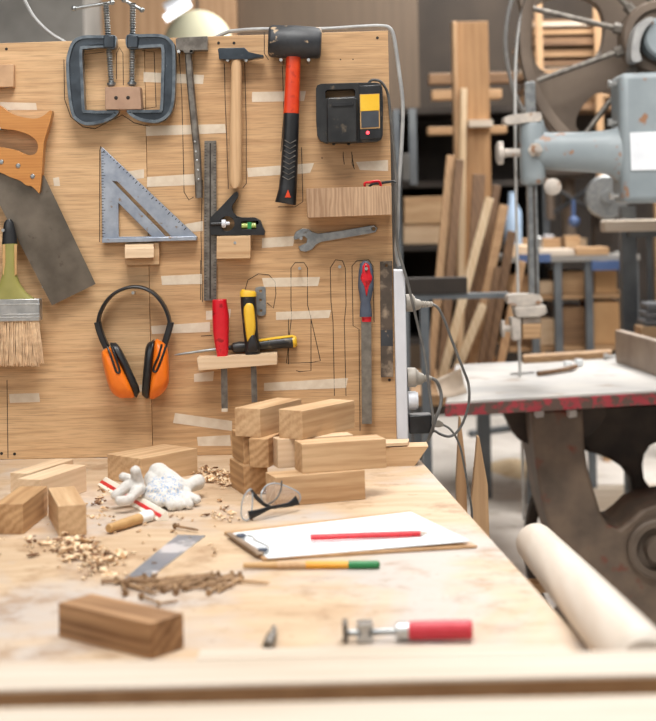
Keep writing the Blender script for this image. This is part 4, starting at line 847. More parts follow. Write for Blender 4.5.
m = MB().tube([P(x, y, yg) for x, y in [(531.2, 119.6), (531.3, 121.4), (531.6, 126), (532.2, 152), (532.8, 178), (532.9, 182.4), (533, 184.6)]], [(r * YS / FOC, q) for r, q in ((9, .034), (11.4, .042), (12.2, .046), (12.4, .047), (12.3, .046), (11.4, .042), (9, .034))], 28, power=.8)
put('guide_sleeve', m, M['paint'], saw, ang=50)
put('collar', MB().pris(curve2([(504.4, 119), (508, 115.6), (520, 113.6), (538, 112), (541.4, 114), (541, 120.6), (528, 122.2), (512, 124), (506, 123.4)], 3), yg - .045, yg + .03), M['dustypart'], saw, bevel=.006)
post = put('guide_post', MB().box((P(532, 200, yg).x, yg, (P(532, 82, yg).z + P(532, 296, yg).z) / 2), (.031, .031, P(532, 82, yg).z - P(532, 296, yg).z), Euler((0, math.radians(.0), 0))), M['steel'], saw, bevel=.002)
put('groove', MB().box((P(532.6, 200, yg).x + .002, yg - .0158, (P(532, 186, yg).z + P(532, 294, yg).z) / 2), (.006, .001, P(532, 186, yg).z - P(532, 294, yg).z)), M['castdark'], post)
def knob(nm, x0, x1, y, rs, rk, mat, par=saw, Y=yg):
    a, b = P(x1, y, Y), P(x0, y + (x1 - x0) * .02, Y); d = b - a; L = d.length
    return put(nm, MB().lathe(a, d, [(0, rs), (L * .66, rs), (L * .68, rk * .6), (L * .72, rk), (L * .92, rk), (L, rk * .7), (L, .0001)], 20), mat, par)
knob('clamp_knob', 496, 520, 152.6, .013, .036, M['dustypart'])
put('bolt', MB().lathe(P(535, 150, yg - .046), (0, -1, 0), [(0, .022), (.012, .022), (.012, .015), (.024, .015), (.024, .008), (.034, .007), (.034, .0001)], 6), M['dustypart'], saw, ang=20)
put('lower_knob', MB().lathe(P(551, 187, yg - .01), (0, -1, 0), [(0, .012), (.02, .012), (.02, .026), (.04, .026), (.045, .015), (.045, .0001)], 16).rod(P(540, 176, yg), P(551, 187, yg - .01), .012), M['dustypart'], saw)
for x0, x1, y in ((607, 621, 84), (608, 621, 122.6), (610, 623, 195.6)):
    put('bolt', MB().lathe(P(x1, y, YS - .12), P(x0, y, YS - .12) - P(x1, y, YS - .12), [(0, .006), (.028, .006), (.028, .012), (.04, .012), (.04, .0001)], 6), M['zinc'], saw)
put('paper_label', MB().pris([(630, 132.6), (672, 131), (673, 169.4), (631.4, 170.4)], yg - .0785, yg - .0752), pm('paper_label', (236, 240, 244), (222, 226, 232), 14, .8), saw, smooth=False)
# lower guides
put('guide_plate', MB().pris(curve2([(508, 297), (514, 294.6), (536, 294.4), (541.6, 297), (542, 303), (530, 305.6), (514, 306), (508.4, 303)], 3), yg - .04, yg + .04), M['dustypart'], saw, bevel=.006)
put('guide_plate', MB().pris([(514, 306.2), (546, 305), (548, 313), (541, 317), (516, 317.6)], yg - .04, yg + .04), M['dustypart'], saw, bevel=.006)
put('guide_body', MB().pris([(511, 318), (521, 317.6), (521.4, 340), (513.4, 341)], yg - .035, yg + .035).pris([(522, 318), (541, 317.2), (541, 323), (522, 324)], yg - .02, yg + .03), M['dustypart'], saw, bevel=.004)
put('guide_block', MB().pris([(522.6, 324.4), (541, 323.6), (541, 338.6), (522.8, 339.4)], yg - .035, yg + .02), M['tanx'], saw, bevel=.003)
knob('guide_knob', 501, 512, 328.4, .01, .026, M['dustypart'])
# table
zt = CAMZ - .516
tc_ = [G(446, 402, zt), G(724, 386.4, zt), G(724, 352, zt), G(456, 364.5, zt)]
ctr = sum(tc_, Vector()) / 4
put('table_top', MB().slab([p - Vector((0, 0, .006)) for p in tc_], .006), M['dustwhite'], saw, smooth=False)
put('table_edge', MB().slab([p + (p - ctr).normalized() * .004 * Vector((1, 1, 0)).length - Vector((0, 0, .040)) for p in tc_], .0338), M['rededge'], saw, bevel=.002)
put('blade_slot', MB().slab([G(510, 373.6, zt), G(534, 371.8, zt), G(535, 373.2, zt), G(511, 375, zt)], .0008), M['mark'], saw, smooth=False)
put('trunnion', MB().pris(curve2([(507, 409), (509, 424), (516, 437), (528, 444), (546, 446), (580, 440), (600, 425), (604, 408), (560, 407.5)], 3), 4.36, 4.44), M['castdark'], saw, bevel=.006)
for x in (540, 573): put('bolt', MB().pris([(x - 4, 410), (x + 4, 409.6), (x + 4, 417), (x - 4, 418)], 4.18, 4.22), M['dustwhite'], saw, bevel=.003)
# base casting with its two openings
o1 = curve2([(587.4, 456), (596, 454.4), (611, 460), (623, 468), (630, 478), (632.4, 497), (628, 517), (618.5, 529), (609, 525), (601, 513), (593, 487), (588, 470)], 3)
o2 = curve2([(651, 446), (645, 455), (643, 466), (645, 480), (652, 490), (672, 496), (700, 480), (706, 455), (690, 440), (668, 438)], 3)
base = [(531, 411), (531.4, 424), (533.5, 448), (537.5, 478), (543, 508), (552, 538), (563, 568), (573, 600), (577, 622), (566, 634), (564, rowz(564, 4.24, .001)), (780, rowz(780, 4.24, .001)), (780, 500), (690, 500), (656, 505), (640, 511), (630, 521), (618.5, 530), (609, 525), (601, 513), (593, 487), (588, 470), (585, 448), (583, 409)]
put('base', MB().pris(base, 4.24, 4.50), M['cast'], saw, bevel=.012, seg=3)
put('wheel_arch', MB().pris([(556, 409.5), (570, 432), (586, 452), (596, 454), (611, 460), (623, 468), (630, 478), (633, 497), (627, 520), (612, 536), (640, 560), (672, 530), (652, 490), (645, 480), (643, 466), (645, 455), (651, 446), (668, 438), (760, 436), (760, 402)], 4.515, 4.58), M['castdark'], saw, bevel=.012, seg=3)
put('bearing_ring', MB().lathe(P(656, 547, 4.245), (0, -1, 0), [(0, .0001), (0, .088), (.03, .088), (.035, .08), (.035, .064), (.01, .06), (.01, .04), (.05, .036), (.05, .0001)], 40), M['castgrey'], saw, ang=30)
# ---- things on the saw table
def onTable(x, y): return G(x, y, zt + .0006)
a, b = onTable(615.6, 362), onTable(690, 388)
d = (b - a).normalized(); n = Vector((-d.y, d.x, 0))
hgt = 32 * a.y / FOC
tag(put('rip_fence', MB().slab([a, b, b + n * .03, a + n * .03], hgt), pm('brown_grey_plate', (146, 128, 114), (168, 150, 134), 10, .5, .3), bevel=.003), 'brown-grey metal fence plate standing on the bandsaw table, right edge', 'saw fence')
tag(put('fence_bolt', MB().lathe(onTable(604, 360) + Vector((0, 0, .012)), (1, 0, 0), [(0, .0001), (0, .010), (.012, .010), (.012, .005), (.045, .005), (.045, .0001)], 8), M['zinc']), 'steel bolt lying on the bandsaw table at the fence end', 'bolt')
tag(put('plank', MB().solid([[onTable(523, 363.4), onTable(612, 358), onTable(612, 355.4), onTable(523, 360.8)]], Vector((0, 0, .022))), M['tanx'], bevel=.002), 'brown plank lying along the back of the bandsaw table', 'plank')
for x, y, lb in ((568, 368.5, 'left white cube-like chip on the bandsaw table'), (579, 366.5, 'right white cube-like chip on the bandsaw table')):
    tag(put('white_chip', MB().box(onTable(x, y) + Vector((0, 0, .013)), (.024, .02, .024), Euler((.0, 0, .4))), M['paper'], bevel=.004), lb, 'chip')
tag(put('twig', MB().tube(catmull([onTable(538, 376) + Vector((0, 0, .008)), onTable(551, 374.6) + Vector((0, 0, .009)), onTable(565, 372.6) + Vector((0, 0, .01)), onTable(576, 369.6) + Vector((0, 0, .01))], 4), .008, 8), M['brownx']), 'brown splinter lying beside the white chips on the bandsaw table', 'splinter')
pp_ = [onTable(440, 395) for _ in range(1)]
def curled():
    m = MB(); rows = []; Y0 = onTable(452, 398).y; nn = 8
    for i in range(nn + 1):
        u = i / nn
        top = P(434 + 27 * u, 380 - 12 * u, Y0 + .04 * math.sin(u * 3)); bot = P(440 + 27 * u, 401.2 - 14.5 * u, Y0 + .05 * u)
        bot.z = zt + .001 + (.0 if u < .5 else .012 * (u - .5))
        rows.append([m.bm.verts.new(top + (bot - top) * (j / 5) + Vector((0, .02 * math.sin(j / 5 * PI), 0))) for j in range(6)])
    for i in range(nn):
        for j in range(5): m.bm.faces.new((rows[i][j], rows[i + 1][j], rows[i + 1][j + 1], rows[i][j + 1]))
    return m
tag(put('paper_scrap', curled(), pm('crumpled_grey_paper', (206, 190, 172), (182, 164, 146), 12, .7), mods=(('SOLIDIFY', dict(thickness=.001)),)), 'crumpled greyish paper standing on the left corner of the bandsaw table', 'paper')
# ================================================================ the workshop behind
def one(nm, mb, mat, label, cat, group=None, **k): return tag(put(nm, mb, mat, **k), label, cat, group)
def pbox(x0, y0, x1, y1, Y0, Y1, floor=None):
    """a box whose front face fills the outline at distance Y0; floor: bottom set to that height"""
    a, b = P(x0, (y0 + y1) / 2, Y0), P(x1, (y0 + y1) / 2, Y0); tp = P((x0 + x1) / 2, y0, Y0).z; bt = P((x0 + x1) / 2, y1, Y0).z if floor is None else floor
    return MB().box(((a.x + b.x) / 2, (Y0 + Y1) / 2, (tp + bt) / 2), (b.x - a.x, Y1 - Y0, tp - bt))
def lean(top, bot, wpx, th, Yt, zb, mat, label, nm='leaning_board', cat='board', group=None, Yb=None):
    a = P(*top, Yt); b = P(*bot, Yb or Yt); b.z = zb + .004
    d = (a - b); L = d.length; d.normalize(); w = Vector((0, 1, 0)).cross(d).normalized(); t_ = d.cross(w)
    W2 = wpx * Yt / FOC; M4 = Matrix((w, t_, d)).transposed().to_4x4(); M4.translation = (a + b) / 2
    mb = MB(); bmesh.ops.create_cube(mb.bm, size=1, matrix=M4 @ Matrix.Diagonal((W2, th, L, 1)))
    lo = min(v.co.z for v in mb.bm.verts)
    bmesh.ops.translate(mb.bm, verts=mb.bm.verts, vec=(0, 0, zb + .001 - lo))
    return one(nm, mb, mat, label, cat, group, bevel=.003, smooth=False)
M['dark'] = pm('dark_shelf', (40, 34, 30), (56, 48, 42), 6, .8)
M['greymetal'] = pm('grey_painted_steel', (92, 98, 104), (116, 122, 126), 8, .5, .3)
M['bluesteel'] = pm('blue_painted_steel', (62, 84, 126), (78, 100, 142), 8, .5)
M['card'] = pm('cardboard', (184, 142, 98), (206, 164, 118), 5, .85)
M['greypanel'] = pm('grey_panel', (122, 120, 116), (148, 145, 140), 4, .7)
M['tanpanel'] = wood('tan_panel', (176, 142, 108), (154, 120, 88), 'Z', ring=10)
M['brownpanel'] = wood('brown_panel', (92, 75, 58), (80, 65, 50), 'Z', ring=8, contrast=.4)
# --- far left, above the board
one('grey_cabinet', pbox(-60, -40, 84, 100, 7.6, 8.2, 0), M['greypanel'], 'blurred grey cabinet in the upper left background', 'cabinet')
one('wardrobe', pbox(86, -60, 236, 100, 8.3, 8.9, 0), M['tanpanel'], 'blurred tan wooden cupboard behind the two C-clamps', 'cabinet')
one('brown_door_panel', pbox(238, -50, 418, 100, 8.4, 8.5, 0), M['brownpanel'], 'blurred brown panel behind the top right corner of the board', 'panel')
gl_ = thing('hanging_lamp', 'round cream hanging lamp, blurred, above the steel hammer', 'lamp', P(196, 46, 6.9))
c = P(198, 46, 6.9)
put('lamp_shade', MB().ell(c, (.165, .165, .17), seg=28), pm('cream_shade', (212, 208, 176), (220, 218, 190), 4, .8), gl_)
put('lamp_cord', MB().rod(c + Vector((0, 0, .168)), Vector((c.x, c.y, 3.69)), .006, 8), M['black'], gl_)
fl = thing('tube_lamp', 'glowing white tube lamp, blurred, over the right C-clamp', 'lamp', P(176, 12, 7.4))
a, b = P(165, 19, 7.4), P(190, 3, 7.4)
put('tube', MB().rod(a, b, .02, 14), emit('tube_glow', (250, 252, 255), 2.2), fl)
put('housing', MB().rod(a + Vector((.0, .03, .055)), b + Vector((0, .03, .055)), .03, 10).rod((a + b) / 2 + Vector((0, .03, .08)), Vector(((a.x + b.x) / 2, 7.43, 3.69)), .008, 8), M['white'], fl)
one('hanging_cable', MB().tube(catmull([Vector((P(8, -60, 2.86).x, 2.86, 3.69)), P(8, -90, 2.86), P(18, -20, 2.86), P(29, 9, 2.86), P(40, 24, 2.86), P(52, 34.5, 2.86), P(66, 43, 2.86), P(90, 60, 2.86), P(96, 120, 2.86)], 6), .0036, 8), M['cablelight'], 'pale cable dropping behind the board at the upper left', 'cable')
Zp = .67
# --- shelf unit with dark openings
Yc = 7.0
su = thing('shelf_unit', 'dark open shelf unit between the board and the tall timber post', 'shelf unit', P(440, 300, Yc) * 1.0 - Vector((0, 0, P(440, 300, Yc).z)))
X0, X1 = P(398, 200, Yc).x, P(546, 200, Yc).x; ztop = P(450, 108, Yc).z
zlow = P(450, 342, Yc).z
for x in (X0, X1): put('side_panel', MB().box((x, Yc + .28, (ztop + zlow) / 2), (.03, .56, ztop - zlow)), M['greymetal'], su)
put('divider', MB().box((P(414, 200, Yc).x, Yc - .012, (ztop + P(450, 184, Yc).z) / 2), (.035, .02, ztop - P(450, 184, Yc).z)), M['greymetal'], su)
for x in (X0, X1):
    for y in (.03, .53): put('leg', MB().box((x, Yc + y, zlow / 2), (.03, .03, zlow)), M['greymetal'], su)
put('back_panel', MB().box(((X0 + X1) / 2, Yc + .575, (ztop + zlow) / 2), (X1 - X0 + .03, .02, ztop - zlow)), M['dark'], su)
shz = []
for y in (110, 184, 247, 300, 341):
    z = P(450, y, Yc).z; shz.append(z); put('shelf', MB().box(((X0 + X1) / 2, Yc + .28, z), (X1 - X0 - .032, .555, .03)), M['dark'], su)
mats = [M['tanx'], M['pine'], M['block'], M['brownx']]
def onshelf(x0, x1, z, h, mat, label, d0=.03, d1=.4, nm='board_stack', cat='boards'):
    xa, xb = P(x0, 200, Yc).x, P(x1, 200, Yc).x
    return one(nm, MB().box(((xa + xb) / 2, Yc + (d0 + d1) / 2, z + .0155 + h / 2), (xb - xa, d1 - d0, h)), mat, label, cat, bevel=.004, smooth=False)
z = shz[2]
onshelf(403, 440, z, .10, M['blockpale'], 'blurred pale boards low on the dark shelf, right of the board edge')
onshelf(404, 444, z + .101, .13, M['block'], 'blurred tan boards on top of the pale ones on the dark shelf', .0, .4)
onshelf(448, 500, z, .2, M['brownx'], 'blurred brown box deep on the dark shelf behind the leaning timber', .05, .4, 'brown_box', 'box')
xa = P(403, 232, Yc - .0).x
one('red_tin', MB().lathe(Vector((xa + .012, Yc - .0, shz[2] + .0155)), (0, 0, 1), [(0, .0001), (0, .03), (.01, .032), (.07, .032), (.08, .02), (.08, .0001)], 20), M['red'], 'small red tin on the dark shelf edge right of the board', 'tin') if 0 else None
onshelf(402, 440, shz[3], .03, M['tanx'], 'thin blurred board on the lowest dark shelf right of the board')
one('grey_box', MB().box((P(405.5, 115, Yc).x, Yc + .13, shz[1] + .0155 + .07), (.05, .2, .14)), M['greypanel'], 'blurred grey box in the shelf unit at the right edge of the board', 'box', bevel=.01)
ends = [((428, 81.5), (512, 78), 11, 'upper brown timber end poking out left of the tall post', M['brownx']), ((431, 99), (500, 92), 10, 'middle pale timber end poking out left of the tall post', M['tanx']), ((427, 132), (505, 130), 8, 'lower pale timber end poking out left of the tall post', M['tanx'])]
Ye = 6.72
rk = thing('timber_rack', 'steel timber rack hidden behind the tall post', 'rack', Vector((P(478, 300, Ye).x, Ye, 0)))
xr = P(479, 100, Ye).x
put('upright', MB().box((xr, Ye + .1, .961), (.06, .06, 1.92)), M['greymetal'], rk)
for (p0, p1, w, lb, mt) in ends:
    zz = P(460, (p0[1] + p1[1]) / 2, Ye).z; w_ = w * Ye / FOC
    put('arm', MB().box((xr, Ye - .02, zz - w_ / 2 - .012), (.05, .18, .02)), M['greymetal'], rk)
    xa, xb = P(*p0, Ye).x, P(*p1, Ye).x
    one('timber_beam', MB().box(((xa + xb) / 2, Ye - .03, zz), (xb - xa, .09, w_ - .002)), mt, lb, 'timber', 'timber ends in the rack', bevel=.004, smooth=False)
# --- platform with leaning timber
pf = thing('timber_platform', 'low tan platform carrying the leaning timber, behind the bandsaw table', 'platform', Vector((P(475, 300, 5.9).x, 5.9, 0)))
xa, xb = P(395, 400, 5.9).x, P(552, 400, 5.9).x
put('deck', MB().box(((xa + xb) / 2, 5.79, Zp - .02), (xb - xa, .86, .04)), M['tanx'], pf)
for x in (xa + .06, xb - .06):
    for y in (5.42, 6.16): put('leg', MB().box((x, y, (Zp - .04) / 2), (.03, .03, Zp - .04)), M['greymetal'], pf)
gl2 = 'timber leaning behind the bandsaw table'
KL = [0]
def stack_lean(top, bot, w, th, k, mat, label):     # parallel layers of boards, front to back
    yb = 5.45 + .034 * k; yt = yb + .15
    for _ in range(6): yt = yb + .16 * (P(*top, yt).z - Zp)
    return lean(top, bot, w, .024, yt, Zp, mat, label, group=gl2, Yb=yb)
tp = P(472, 22, 6.1).z
p_ = P(473, 200, 6.1)
tpst = thing('tall_post', 'tall thick timber post rising left of the bandsaw wheel', 'post', Vector((p_.x, 6.1, Zp)))
put('post_body', MB().box((p_.x + .012, 6.12, (tp + Zp) / 2 + .0005), (.130, .07, tp - Zp)), wood('post_wood', (176, 136, 94), (142, 104, 66), 'Z', ring=24, contrast=.4), tpst, bevel=.003, smooth=False)
put('edge_strip', MB().box((p_.x - .064, 6.11, (tp + Zp) / 2 + .0005), (.02, .09, tp - Zp)), M['pinez'], tpst, bevel=.003, smooth=False)  # paler wood paints the lit left edge of the post
lean((463.5, 88), (460, 385), 6.5, .03, 6.05, Zp, M['pinelight'], 'narrow pale batten standing against the tall post', group=gl2)
xl = P(467.3, 123, 6.05).x + .004
one('cross_batten', MB().box((xl + .05, 6.052, P(478, 123.5, 6.04).z), (.10, .064, .028)), M['pine'], 'short pale batten fixed level across the tall post', 'batten')
for a in (((489.5, 199), (439, 385), 8.5, 1, 'pinelight', 'long pale board leaning steeply across the other timber'),
          ((483, 306), (449, 385), 8.5, 0, 'pinelight', 'short pale board leaning below the long pale one'),
          ((504, 206), (468, 385), 9, 4, 'tanx', 'tan board leaning left of the bandsaw blade'),
          ((498, 268), (476, 385), 7, 2, 'brownz', 'short dark board leaning in front of the tan board'),
          ((512, 232), (484, 385), 9, 3, 'brownz', 'dark brown board leaning behind the bandsaw blade'),
          ((522, 262), (496, 385), 8, 5, 'pinez', 'light brown board leaning behind the bandsaw guide post'),
          ((459.5, 160), (441, 385), 9, 6, 'brownz', 'dark brown board leaning left of the tall post'),
          ((497, 186), (462, 385), 8, 7, 'brownz', 'dark board leaning behind the long pale board'),
          ((450.5, 156), (430, 385), 8, 7, 'pinez', 'pale brown board leaning at the far left of the timber'),
          ((479, 175), (468, 385), 13, 9, 'brownz', 'wide brown board leaning in front of the tall post')):
    stack_lean(a[0], a[1], a[2], .024, a[3], M[a[4]], a[5])
# --- grey rail with black beam
rs = thing('roller_stand', 'grey steel rail reaching from behind the board towards the saw', 'stand', Vector((P(420, 300, 5.0).x, 5.0, 0)))
zr = P(455, 296, 5.0).z
a, b = P(388, 297, 5.0), P(508, 296, 5.0)
put('rail', MB().box(((a.x + b.x) / 2, 5.0, zr), (b.x - a.x, .05, .018)), M['greymetal'], rs)
for x in (404, 424): put('leg', MB().box((P(x, 300, 5.0).x, 5.0, (zr - .01) / 2), (.03, .04, zr - .01)), M['greymetal'], rs)
xa, xb = P(396, 286, 5.0).x, P(466.5, 286, 5.0).x
one('black_beam', MB().box(((xa + xb) / 2, 5.0, zr + .0095 + .028), (xb - xa, .07, .056)), M['dark'], 'black beam lying on the grey rail right of the power strip', 'beam', bevel=.003, smooth=False)
# --- lumber rack seen through the big wheel
Yl = 7.85
lr = thing('lumber_rack', 'timber rack full of stacked boards seen through the bandsaw wheel', 'rack', Vector((P(570, 300, Yl).x, Yl, 0)))
for x in (536, 594, 650): put('upright', MB().box((P(x, 60, Yl).x, Yl - .12, 1.35), (.034, .05, 2.7)), M['pinez'], lr)
rows = []
for y in (42, 74, 106):
    z = P(590, y, Yl).z; rows.append(z); put('shelf', MB().box((P(590, y, Yl).x, Yl + .12, z - .012), (P(660, y, Yl).x - P(520, y, Yl).x, .4, .02)), M['brownx'], lr)
put('back_panel', MB().box((P(590, 170, Yl).x, Yl + .36, (rows[2] + .55) / 2), (P(660, 60, Yl).x - P(520, 60, Yl).x, .02, rows[2] - .55)), M['dark'], lr)  # dark sheet added so the casting's lower opening reads black
rl = random.Random(4)
nm_ = ['lowest', 'second', 'third', 'fourth', 'fifth', 'topmost']
for ri, z in enumerate(rows):
    zz = z
    for k in range(6):
        h = .019 + rl.random() * .005; xa = P(522 + rl.random() * 5, 60, Yl).x; xb = P(600 + rl.random() * 60, 60, Yl).x
        one('lumber_board', MB().box(((xa + xb) / 2, Yl + .08 + rl.random() * .04, zz + h / 2 - .0005), (xb - xa, .30 - .06 * (k % 2), h - .003)), [M['brownx'], M['tanx'], M['brownx'], M['pine'], M['tanx']][(k * 2 + ri) % 5],
            'board, %s of six stacked on the %s shelf of the timber rack' % (nm_[k], ['upper', 'middle', 'lower'][ri]), 'board', 'boards in the timber rack', smooth=False); zz += h
# --- far workbench under the arm
Yf = 6.4
fb = thing('far_workbench', 'cluttered grey workbench with blue rails below the bandsaw arm', 'workbench', Vector((P(560, 300, Yf).x, Yf, 0)))
xa, xb = P(506, 255, Yf).x, P(640, 255, Yf).x; zf = P(570, 256, Yf).z
put('table_top', MB().box(((xa + xb) / 2, Yf + .3, zf - .012), (xb - xa, .6, .024)), M['greypanel'], fb)
put('blue_rail', MB().box(((P(591, 262, Yf).x + P(622, 262, Yf).x) / 2, Yf - .008, zf - .045), (P(622, 262, Yf).x - P(591, 262, Yf).x, .03, .04)), M['bluesteel'], fb)
put('blue_rail', MB().box(((P(518, 252, Yf).x + P(550, 252, Yf).x) / 2, Yf - .012, zf - .006), (P(550, 252, Yf).x - P(518, 252, Yf).x, .02, .036)), M['bluesteel'], fb)
for x in (536, 559, 590, 636):
    put('leg', MB().box((P(x, 300, Yf).x, Yf + .03, (zf - .024) / 2), (.032, .04, zf - .024)), M['greymetal'], fb)
zs = P(560, 298, Yf).z; put('shelf', MB().box(((xa + xb) / 2, Yf + .32, zs), (xb - xa - .03, .5, .022)), M['tanx'], fb)
zs2 = P(560, 350, Yf).z; put('shelf', MB().box(((xa + xb) / 2, Yf + .32, zs2), (xb - xa - .03, .5, .022)), M['tanx'], fb)
def onbench(x0, x1, h, mat, label, y0=.02, y1=.2, zz=None, nm='timber_offcut', cat='offcut', grp='offcuts on the far workbench'):
    xa, xb = P(x0, 250, Yf).x, P(x1, 250, Yf).x; z0 = (zf if zz is None else zz) + .0005
    return one(nm, MB().box(((xa + xb) / 2, Yf + (y0 + y1) / 2, z0 + h / 2), (xb - xa, y1 - y0, h)), mat, label, cat, grp, bevel=.004, smooth=False)
onbench(538, 575, .03, M['pine'], 'pale board lying at the left front of the far workbench')
onbench(512, 536, .05, M['blockpale'], 'pale block on the far workbench just right of the bandsaw blade')
onbench(577, 610, .035, M['tanx'], 'tan board lying at the right front of the far workbench')
onbench(530, 570, .075, M['tanx'], 'tall tan block behind the pale board on the far workbench', .24, .32)
onbench(574, 590, .085, M['block'], 'light brown block at the back of the far workbench', .24, .34)
one('grey_tin', MB().lathe(Vector((P(541, 240, Yf).x, Yf + .12, zf + .031)), (0, 0, 1), [(0, .0001), (0, .026), (.05, .026), (.055, .022), (.055, .0001)], 18), M['zinc'], 'grey tin standing on the pale board at the left of the far workbench', 'tin')
one('black_power_tool', MB().rod(Vector((P(600, 240, Yf).x - .05, Yf + .09, zf + .036 + .035)), Vector((P(600, 240, Yf).x + .06, Yf + .09, zf + .036 + .035)), .033, 14).box(Vector((P(600, 240, Yf).x + .045, Yf + .09, zf + .036 + .02)), (.03, .035, .04)), M['black'], 'black power tool lying on the tan board of the far workbench', 'power tool') if 0 else None
onbench(556, 566, .09, M['white'], 'white carton standing at the back of the far workbench', .34, .42, None, 'carton', 'box', None)
onbench(518, 530, .12, M['dark'], 'dark box at the back of the far workbench behind the guide post', .3, .4, None, 'dark_box', 'box', None)
onbench(593, 601, .07, M['blockpale'], 'small pale block right of the grinder foot on the far workbench', .34, .42)
zA, zB = zs + .0115, zs2 + .0115
onbench(540, 556, .06, M['blockpale'], 'pale offcut at the left of the upper shelf of the far workbench', .1, .3, zA)
onbench(560, 592, .10, M['tanx'], 'tan offcut in the middle of the upper shelf of the far workbench', .1, .35, zA)
onbench(597, 620, .13, M['card'], 'cardboard box on the upper shelf of the far workbench', .08, .35, zA, 'cardboard_box', 'box', None)
onbench(563, 587, .17, M['brownx'], 'brown box on the lower shelf of the far workbench', .08, .35, zB, 'wooden_box', 'box', None)
onbench(592, 622, .19, M['card'], 'cardboard box on the lower shelf of the far workbench', .08, .35, zB, 'cardboard_box', 'box', None)
onbench(538, 556, .12, M['blockpale'], 'pale offcut stack on the lower shelf of the far workbench', .1, .3, zB)
onbench(512, 534, .15, M['brownx'], 'dark offcut on the lower shelf behind the guide post', .1, .3, zB)
onbench(512, 533, .09, M['tanx'], 'tan offcut on the upper shelf behind the guide post', .1, .3, zA)
# --- grinder and drill on the far workbench
gr = thing('bench_grinder', 'bench grinder with big grey disc under the bandsaw arm', 'grinder', P(604, 240, 6.7))
c = P(606, 197, 6.62); c.z = max(c.z, zf + .13)
put('disc', MB().lathe(c, (0, -1, 0), [(0, .0001), (0, .098), (.022, .1), (.028, .094), (.03, .03), (.045, .028), (.045, .0001)], 36), M['steel'], gr)
put('body', MB().lathe(c + Vector((0, .14, 0)), (0, -1, 0), [(0, .0001), (0, .05), (.13, .06), (.13, .0001)], 24), M['castdark'], gr)
put('foot', MB().box((c.x, c.y + .1, (c.z - .055 + zf + .0005) / 2), (.09, .1, c.z - .055 - zf - .0005)), M['castdark'], gr)
dp = thing('drill_press', 'dark drill press with blue-tipped crossed handles on the far workbench', 'drill press', P(575, 240, 6.75))
c = P(568, 200, 6.8)
put('column', MB().rod(Vector((c.x + .01, 6.85, zf + .0005)), Vector((c.x + .01, 6.85, c.z + .28)), .032, 16), M['castgrey'], dp)
put('head_casting', MB().box((c.x - .03, 6.78, c.z + .18), (.22, .16, .16)), M['castdark'], dp, bevel=.02)
for sx in (-1, 1): put('handle', MB().rod(Vector((c.x - sx * .09, 6.66, c.z - .06)), Vector((c.x + sx * .09, 6.66, c.z + .06)), .010, 10).rod(Vector((c.x, 6.66, c.z)), Vector((c.x, 6.83, c.z + .0)), .014, 10), M['black'], dp)
put('handle_tip', MB().ell(Vector((c.x, 6.645, c.z - .10)), .026).rod(Vector((c.x, 6.655, c.z - .1)), Vector((c.x, 6.655, c.z)), .009, 8), M['bluesteel'], dp)
put('spindle', MB().rod(Vector((c.x - .09, 6.76, c.z + .1)), Vector((c.x - .09, 6.76, c.z - .09)), .022, 14), M['castgrey'], dp)
xa = P(506, 180, 6.6).x
one('pale_canister', MB().lathe(Vector((xa + .03, 6.62, zf + .0005)), (0, 0, 1), [(0, .0001), (0, .036), (.01, .04), (.2, .04), (.24, .02), (.29, .018), (.29, .0001)], 20), pm('pale_blue_plastic', (150, 176, 206), (170, 194, 220), 6, .5), 'pale blue bottle behind the bandsaw blade on the far workbench', 'bottle')
# --- steel stand at the right
Yt = 5.55
ss = thing('steel_stand', 'grey steel stand with shelf right of the far workbench', 'stand', Vector((P(640, 300, Yt).x, Yt, 0)))
zt2 = P(629, 206, Yt).z
put('post', MB().box((P(628.5, 280, Yt).x, Yt, zt2 / 2), (.055, .06, zt2)), M['greymetal'], ss)
zc2 = P(640, 234, Yt).z
put('cross_bar', MB().box((P(662, 234, Yt).x, Yt - .05, zc2), (P(700, 234, Yt).x - P(627, 234, Yt).x, .04, .024)), M['greymetal'], ss)
put('thin_post', MB().box((P(646.5, 260, Yt).x, Yt - .05, (zc2 - .012 + P(646, 338, Yt).z) / 2), (.016, .016, zc2 - .012 - P(646, 338, Yt).z)), M['greymetal'], ss)
zsh = P(640, 336, Yt).z; put('shelf', MB().box((P(655, 336, Yt).x, Yt - .12, zsh - .012), (P(690, 336, Yt).x - P(622, 336, Yt).x, .34, .022)), M['greymetal'], ss)
put('post', MB().box((P(692, 280, Yt).x, Yt, zc2 / 2), (.05, .06, zc2)), M['greymetal'], ss)
xa, xb = P(598, 225, Yt).x, P(690, 225, Yt).x
one('light_plank', MB().box(((xa + xb) / 2, Yt - .085, zc2 + .0125 + .022), (xb - xa, .09, .044)), M['pine'], 'pale plank lying level on the grey bar below the bandsaw body', 'plank', bevel=.008)
xa, xb = P(626, 328, Yt).x, P(642, 328, Yt).x; z0 = zsh - .0008
one('wood_block', MB().box(((xa + xb) / 2 + .015, Yt - .21, z0 + .029), (xb - xa + .03, .12, .057)), M['block'], 'light wood block under the grey cloth stack above the rip fence', 'wood block', bevel=.003)
for k in range(3):
    one('folded_cloth', MB().box(((xa + xb) / 2 + .05 + .004 * k, Yt - .20, z0 + .0585 + .014 + k * .0285), (.135 - .006 * k, .13, .0265)), pm('grey_cloth_%d' % k, (112, 116, 122), (136, 138, 142), 10, .9), 'folded grey cloth, %s of three stacked on the light wood block' % ['lowest', 'middle', 'top'][k], 'cloth', 'folded grey cloths', bevel=.008, seg=3)
